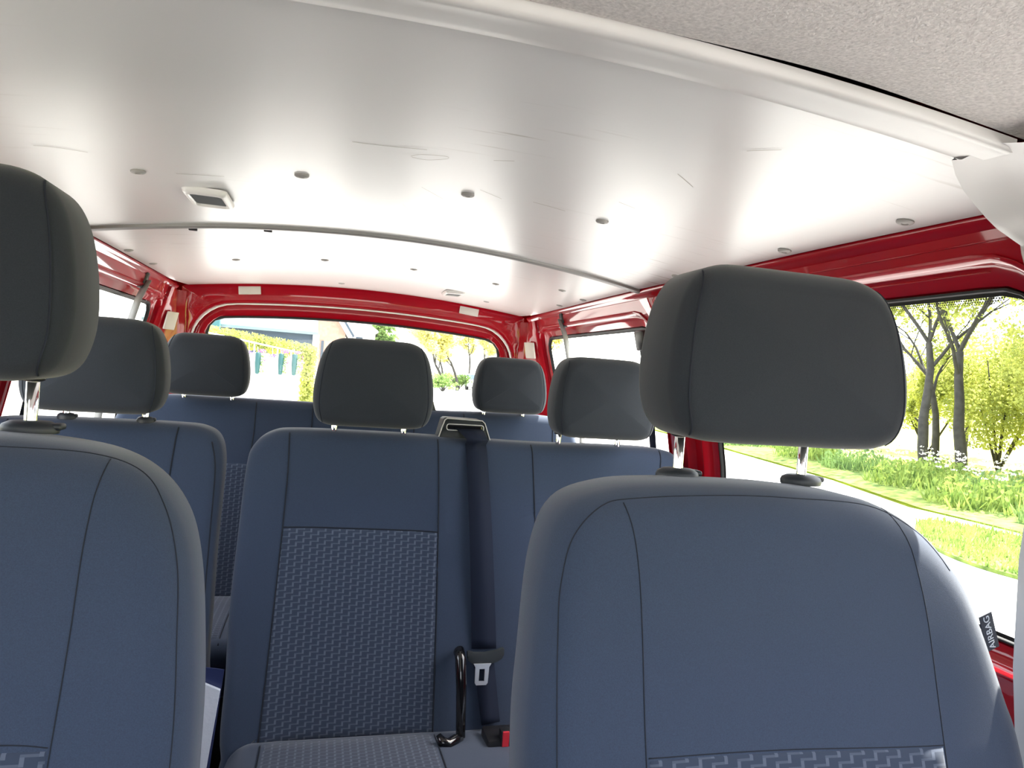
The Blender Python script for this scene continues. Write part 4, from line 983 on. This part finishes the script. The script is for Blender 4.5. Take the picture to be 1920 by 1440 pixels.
# gabled brick house
gh = tag(empty('gabled_house', (1.0, 34, GZ)), 'peach brick house with white gable boards and blue-grey roof', 'building'); go_ = Vector(gh.location)
def at(x, y, z): return Vector((x, y, z+H))-go_
b = MB(); b.loft([[at(-1.7, yy, -1.8), at(0.55, yy, -1.8), at(0.55, yy, 1.35), at(-0.6, yy, 3.15), at(-1.7, yy, 1.5)] for yy in (33.5, 40)], True, True); b.build('brick_wall', MO['brick'], gh)
b = MB(); quadbox(b, at(-0.6, 33.2, 3.4), at(0.85, 33.2, 1.2), at(0.85, 40, 1.2), at(-0.6, 40, 3.4), 0.14); b.build('roof', MO['slate'], gh)
b = MB(); quadbox(b, at(-0.6, 33.2, 3.4), at(-0.6, 40, 3.4), at(-2.0, 40, 1.3), at(-2.0, 33.2, 1.3), 0.14); b.build('roof', MO['slate'], gh)
b = MB()
quadbox(b, at(-0.6, 33.15, 3.1), at(0.85, 33.15, 0.9), at(0.85, 33.15, 1.25), at(-0.6, 33.15, 3.45), 0.1); b.build('barge_board', MO['white'], gh)
b = MB(); quadbox(b, at(-2.0, 33.15, 1.0), at(-0.6, 33.15, 3.1), at(-0.6, 33.15, 3.45), at(-2.0, 33.15, 1.35), 0.1); b.build('barge_board', MO['white'], gh)
for xx in (-0.45, 0.1):
    b = MB(); b.box(at(xx, 33.45, 0.3), (0.12, .08, 1.3)); b.build('window', MO['slate'], gh)
b = MB(); b.box(at(-1.2, 33.4, -0.3), (0.6, .6, 3.0)); b.build('downpipe_pier', MO['white'], gh)
# white house further right
wh = tag(empty('white_house', (1.8, 44, GZ)), 'small white house partly hidden behind the middle headrest', 'building'); wo2 = Vector(wh.location)
b = MB(); b.box(Vector((1.8, 46, H+.2))-wo2, (1.5, 4, 4.0)); b.build('wall', MO['white'], wh)
b = MB(); b.loft([[Vector((x, y, z+H))-wo2 for x, z in ((0.9, 2.1), (1.8, 2.7), (2.7, 2.1), (2.7, 2.0), (0.9, 2.0))] for y in (43.6, 48.4)], True, True); b.build('roof', MO['white'], wh)
b = MB(); b.box(Vector((1.6, 43.95, H+1.4))-wo2, (.4, .08, .5)); b.build('window', MO['slate'], wh)
# hedge with an upright end
hg = tag(empty('hedge', (-3.0, 19, GZ)), 'clipped yellow-green hedge with a tall column at its end, behind the flower stand', 'hedge'); hgo = Vector(hg.location)
lb = MB(); g = random.Random(77)
for i in range(46):
    x = -3.9+3.4*i/45; leaves(lb, Vector((x, 19, H+0.48-0.12*(x+3)))-hgo, (.14, .30, .24), 150, 0.035, g=g)
lb.build('foliage', MO['leaf'], hg, kind='stuff')
lb = MB()
for i in range(16): leaves(lb, Vector((-0.62, 19, H+.2-1.9*i/15))-hgo, (.21, .3, .2), 170, 0.05, g=g)
lb.build('end_column', MO['leaf'], hg, kind='stuff')
b = MB(); b.tube([Vector((-0.62, 19, GZ))-hgo, Vector((-0.62, 19, H+.1))-hgo], .05, 6); b.tube([Vector((-3.7, 19, GZ))-hgo, Vector((-3.7, 19, H+.4))-hgo], .06, 6); b.tube([Vector((-3.8, 19, H+.57))-hgo, Vector((-.6, 19, H+.15))-hgo], .04, 6); b.build('frame', MO['bark'], hg)
# flower stand: rail, poles; planters hang from it
st = tag(empty('flower_stand', (-2.0, 12, GZ)), 'slim white rail stand carrying hanging planters', 'stand'); so = Vector(st.location)
b = MB(); b.tube([Vector((-2.4, 12, H+.385))-so, Vector((-0.60, 12, H+.115))-so], 0.014, 6); b.build('rail', MO['white'], st)
pole_x = (-2.08, -1.44, -0.96)
for x in (-1.80, -1.30, -0.94, -0.73):
    zt = .385-.27*(x+2.4)/1.8; b = MB(); b.tube([Vector((x, 12, GZ))-so, Vector((x, 12, H+zt))-so], 0.012, 6); b.build('pole', MO['white'], st)
for k, (x, zc) in enumerate(((-1.23, -0.10), (-0.875, -0.09), (-0.665, -0.085))):
    pl = tag(empty('hanging_planter', (x, 11.95, H+zc)), ('tall green hanging planter with pink flowers, %s on the stand' % ('leftmost', 'middle one', 'rightmost')[k]), 'planter', 'hanging planters'); g = random.Random(k)
    b = MB(); b.lathe([(0.020, -.18), (0.032, -.165), (0.045, 0), (0.044, .155), (0.03, .17)], (0, 0, 0), 12); b.build('pot', MO['pot'], pl, True)
    b = MB(); b.tube([(0, 0, .165), (-.02, .05, .25)], 0.005, 5); b.build('hanger', MO['white'], pl)
    lb = MB()
    for q in range(7): leaves(lb, Vector((.065, 0, .13-.28*q/6)), (.035, .05, .045), 40, 0.013, g=g)
    lb.build('foliage', MO['leaf2'], pl, kind='stuff')
    lb = MB(); leaves(lb, Vector((.06, 0, .20)), (.07, .06, .03), 50, 0.014, g=g); leaves(lb, Vector((.115, 0, .03)), (.025, .04, .14), 45, 0.013, g=g)
    lb.build('pink_flowers', MO['pink'], pl, kind='stuff')
for k, (x, z) in enumerate(((-1.385, .15), (-1.02, .12))):
    bw = tag(empty('flower_bowl', (x, 12.1, H+z-.12)), ('bowl of yellow and purple pansies, %s' % ('left of the leftmost planter', 'between the leftmost and middle planters')[k]), 'flower bowl', 'pansy bowls'); g = random.Random(k+9)
    b = MB(); b.lathe([(0.02, -.06), (0.05, -.04), (0.07, .0), (.065, .003)], (0, 0, 0), 14); b.build('bowl', MO['white'], bw, True)
    b = MB(); zt = .385-.27*(x+2.4)/1.8; b.tube([(0, 0, 0), (0, -.1, zt-z+.12)], .004, 5); b.build('hanger', MO['white'], bw)
    lb = MB(); leaves(lb, Vector((0, 0, .085)), (.07, .06, .022), 60, 0.014, g=g); lb.build('yellow_flowers', MO['yellow'], bw, kind='stuff')
    lb = MB(); leaves(lb, Vector((0, 0, .03)), (.075, .06, .025), 60, 0.014, g=g); lb.build('purple_flowers', MO['purple'], bw, kind='stuff')
# green tree by the house, yellow avenue on the right of the road
tree(3.2, 50, 8.2, (0, 0), 'round green tree right of the white house', MO['leaf2'], 71, 0.2, 3, 5000, 0.13, .28, .6)
for i, (x, y, h) in enumerate(((9.8, 61, 7), (11.6, 64, 8), (16.5, 84, 11), (15.3, 68, 9), (15.6, 58, 8), (18.6, 62, 9), (14.0, 88, 10))):
    tree(x, y, h, (0, 0), ['yellow spring tree of the roadside avenue, %s' % q for q in ('first left of the back-row right headrest', 'slender one beside it', 'taller one farther down the road', 'one behind the right back-row headrest', 'nearest of the avenue', 'outermost by the rear right corner', 'farthest at the road end')][i], MO['leaf3'], 80+i, 0.16, 3, 7000, 0.15, .36, .5)
for i, (x, y) in enumerate(((11.6, 72), (12.4, 68), (9.4, 59))):
    bush(x, y, 1.5, 1.5, 1.6, ('low green bush at the road side, %s' % ('left of the white car', 'by the avenue trunks', 'nearest in the rear window')[i]), MO['leaf2'], 95+i, 900, 0.12)
# side trees seen through the right rear window
for i, (x, y, h, m) in enumerate(((17, 33, 7, 'leaf3'), (22, 30, 8, 'leaf3'), (24, 36, 7, 'leaf'))):
    tree(x, y, h, (0, 0), 'pale spring tree through the right rear side window, %s' % ('nearest', 'middle', 'farthest')[i], MO[m], 120+i, 0.16, 3, 1600, 0.12, .4, .5)
# parked white car on the road
cr = tag(empty('car', (14.2, 71, GZ), radians(8)), 'small white car parked far down the road', 'car')
b = MB(); R = []
for x, k in ((-0.95, .9), (-0.90, 1), (0.90, 1), (0.95, .9)):
    R.append([Vector((x*(1 if z < .95 else .86), y*k, z)) for y, z in ((-2.1, .35), (-2.15, .75), (-1.9, .98), (-1.2, 1.05), (-0.5, 1.6), (1.2, 1.65), (2.0, 1.1), (2.1, .8), (2.05, .35))])
b.loft(R, True, True); sharp(b.build('body', MO['car'], cr), 40)
b = MB(); b.add([(-.72, -1.21, 1.08), (.72, -1.21, 1.08), (.66, -.56, 1.56), (-.66, -.56, 1.56)], [(0, 1, 2, 3)]); b.build('windscreen', MO['car_glass'], cr)
for x in (-.85, .85):
    for y in (-1.4, 1.4): b = MB(); b.lathe([(.2, -.1), (.33, -.1), (.33, .1), (.2, .1)], (x, y, .33), 14, Matrix.Rotation(pi/2, 3, 'Y')); b.build('wheel', M['rubber'], cr)
# pale building on the left side
lh = tag(empty('rendered_house', (-11, 26, GZ)), 'pale rendered house with blue shutters beyond the left rear side window', 'building'); lo_ = Vector(lh.location)
b = MB(); b.box((-2, 2, 2.6), (5, 16, 5.2)); b.build('wall', mat('pale_render', (0.36, 0.36, 0.35), 0.8), lh)
b = MB(); b.loft([[(x, y, z) for x, z in ((-4.9, 5.1), (-2, 7.2), (.9, 5.1), (.9, 4.95), (-4.9, 4.95))] for y in (-6.3, 10.3)], True, True); b.build('roof', MO['white'], lh)
for y in (-3.5, -1.3, 3.2, 5.4):
    b = MB(); b.bbox((.53, y, 2.9), (.08, .55, 1.1), .01); b.build('shutter', MO['blue'], lh)
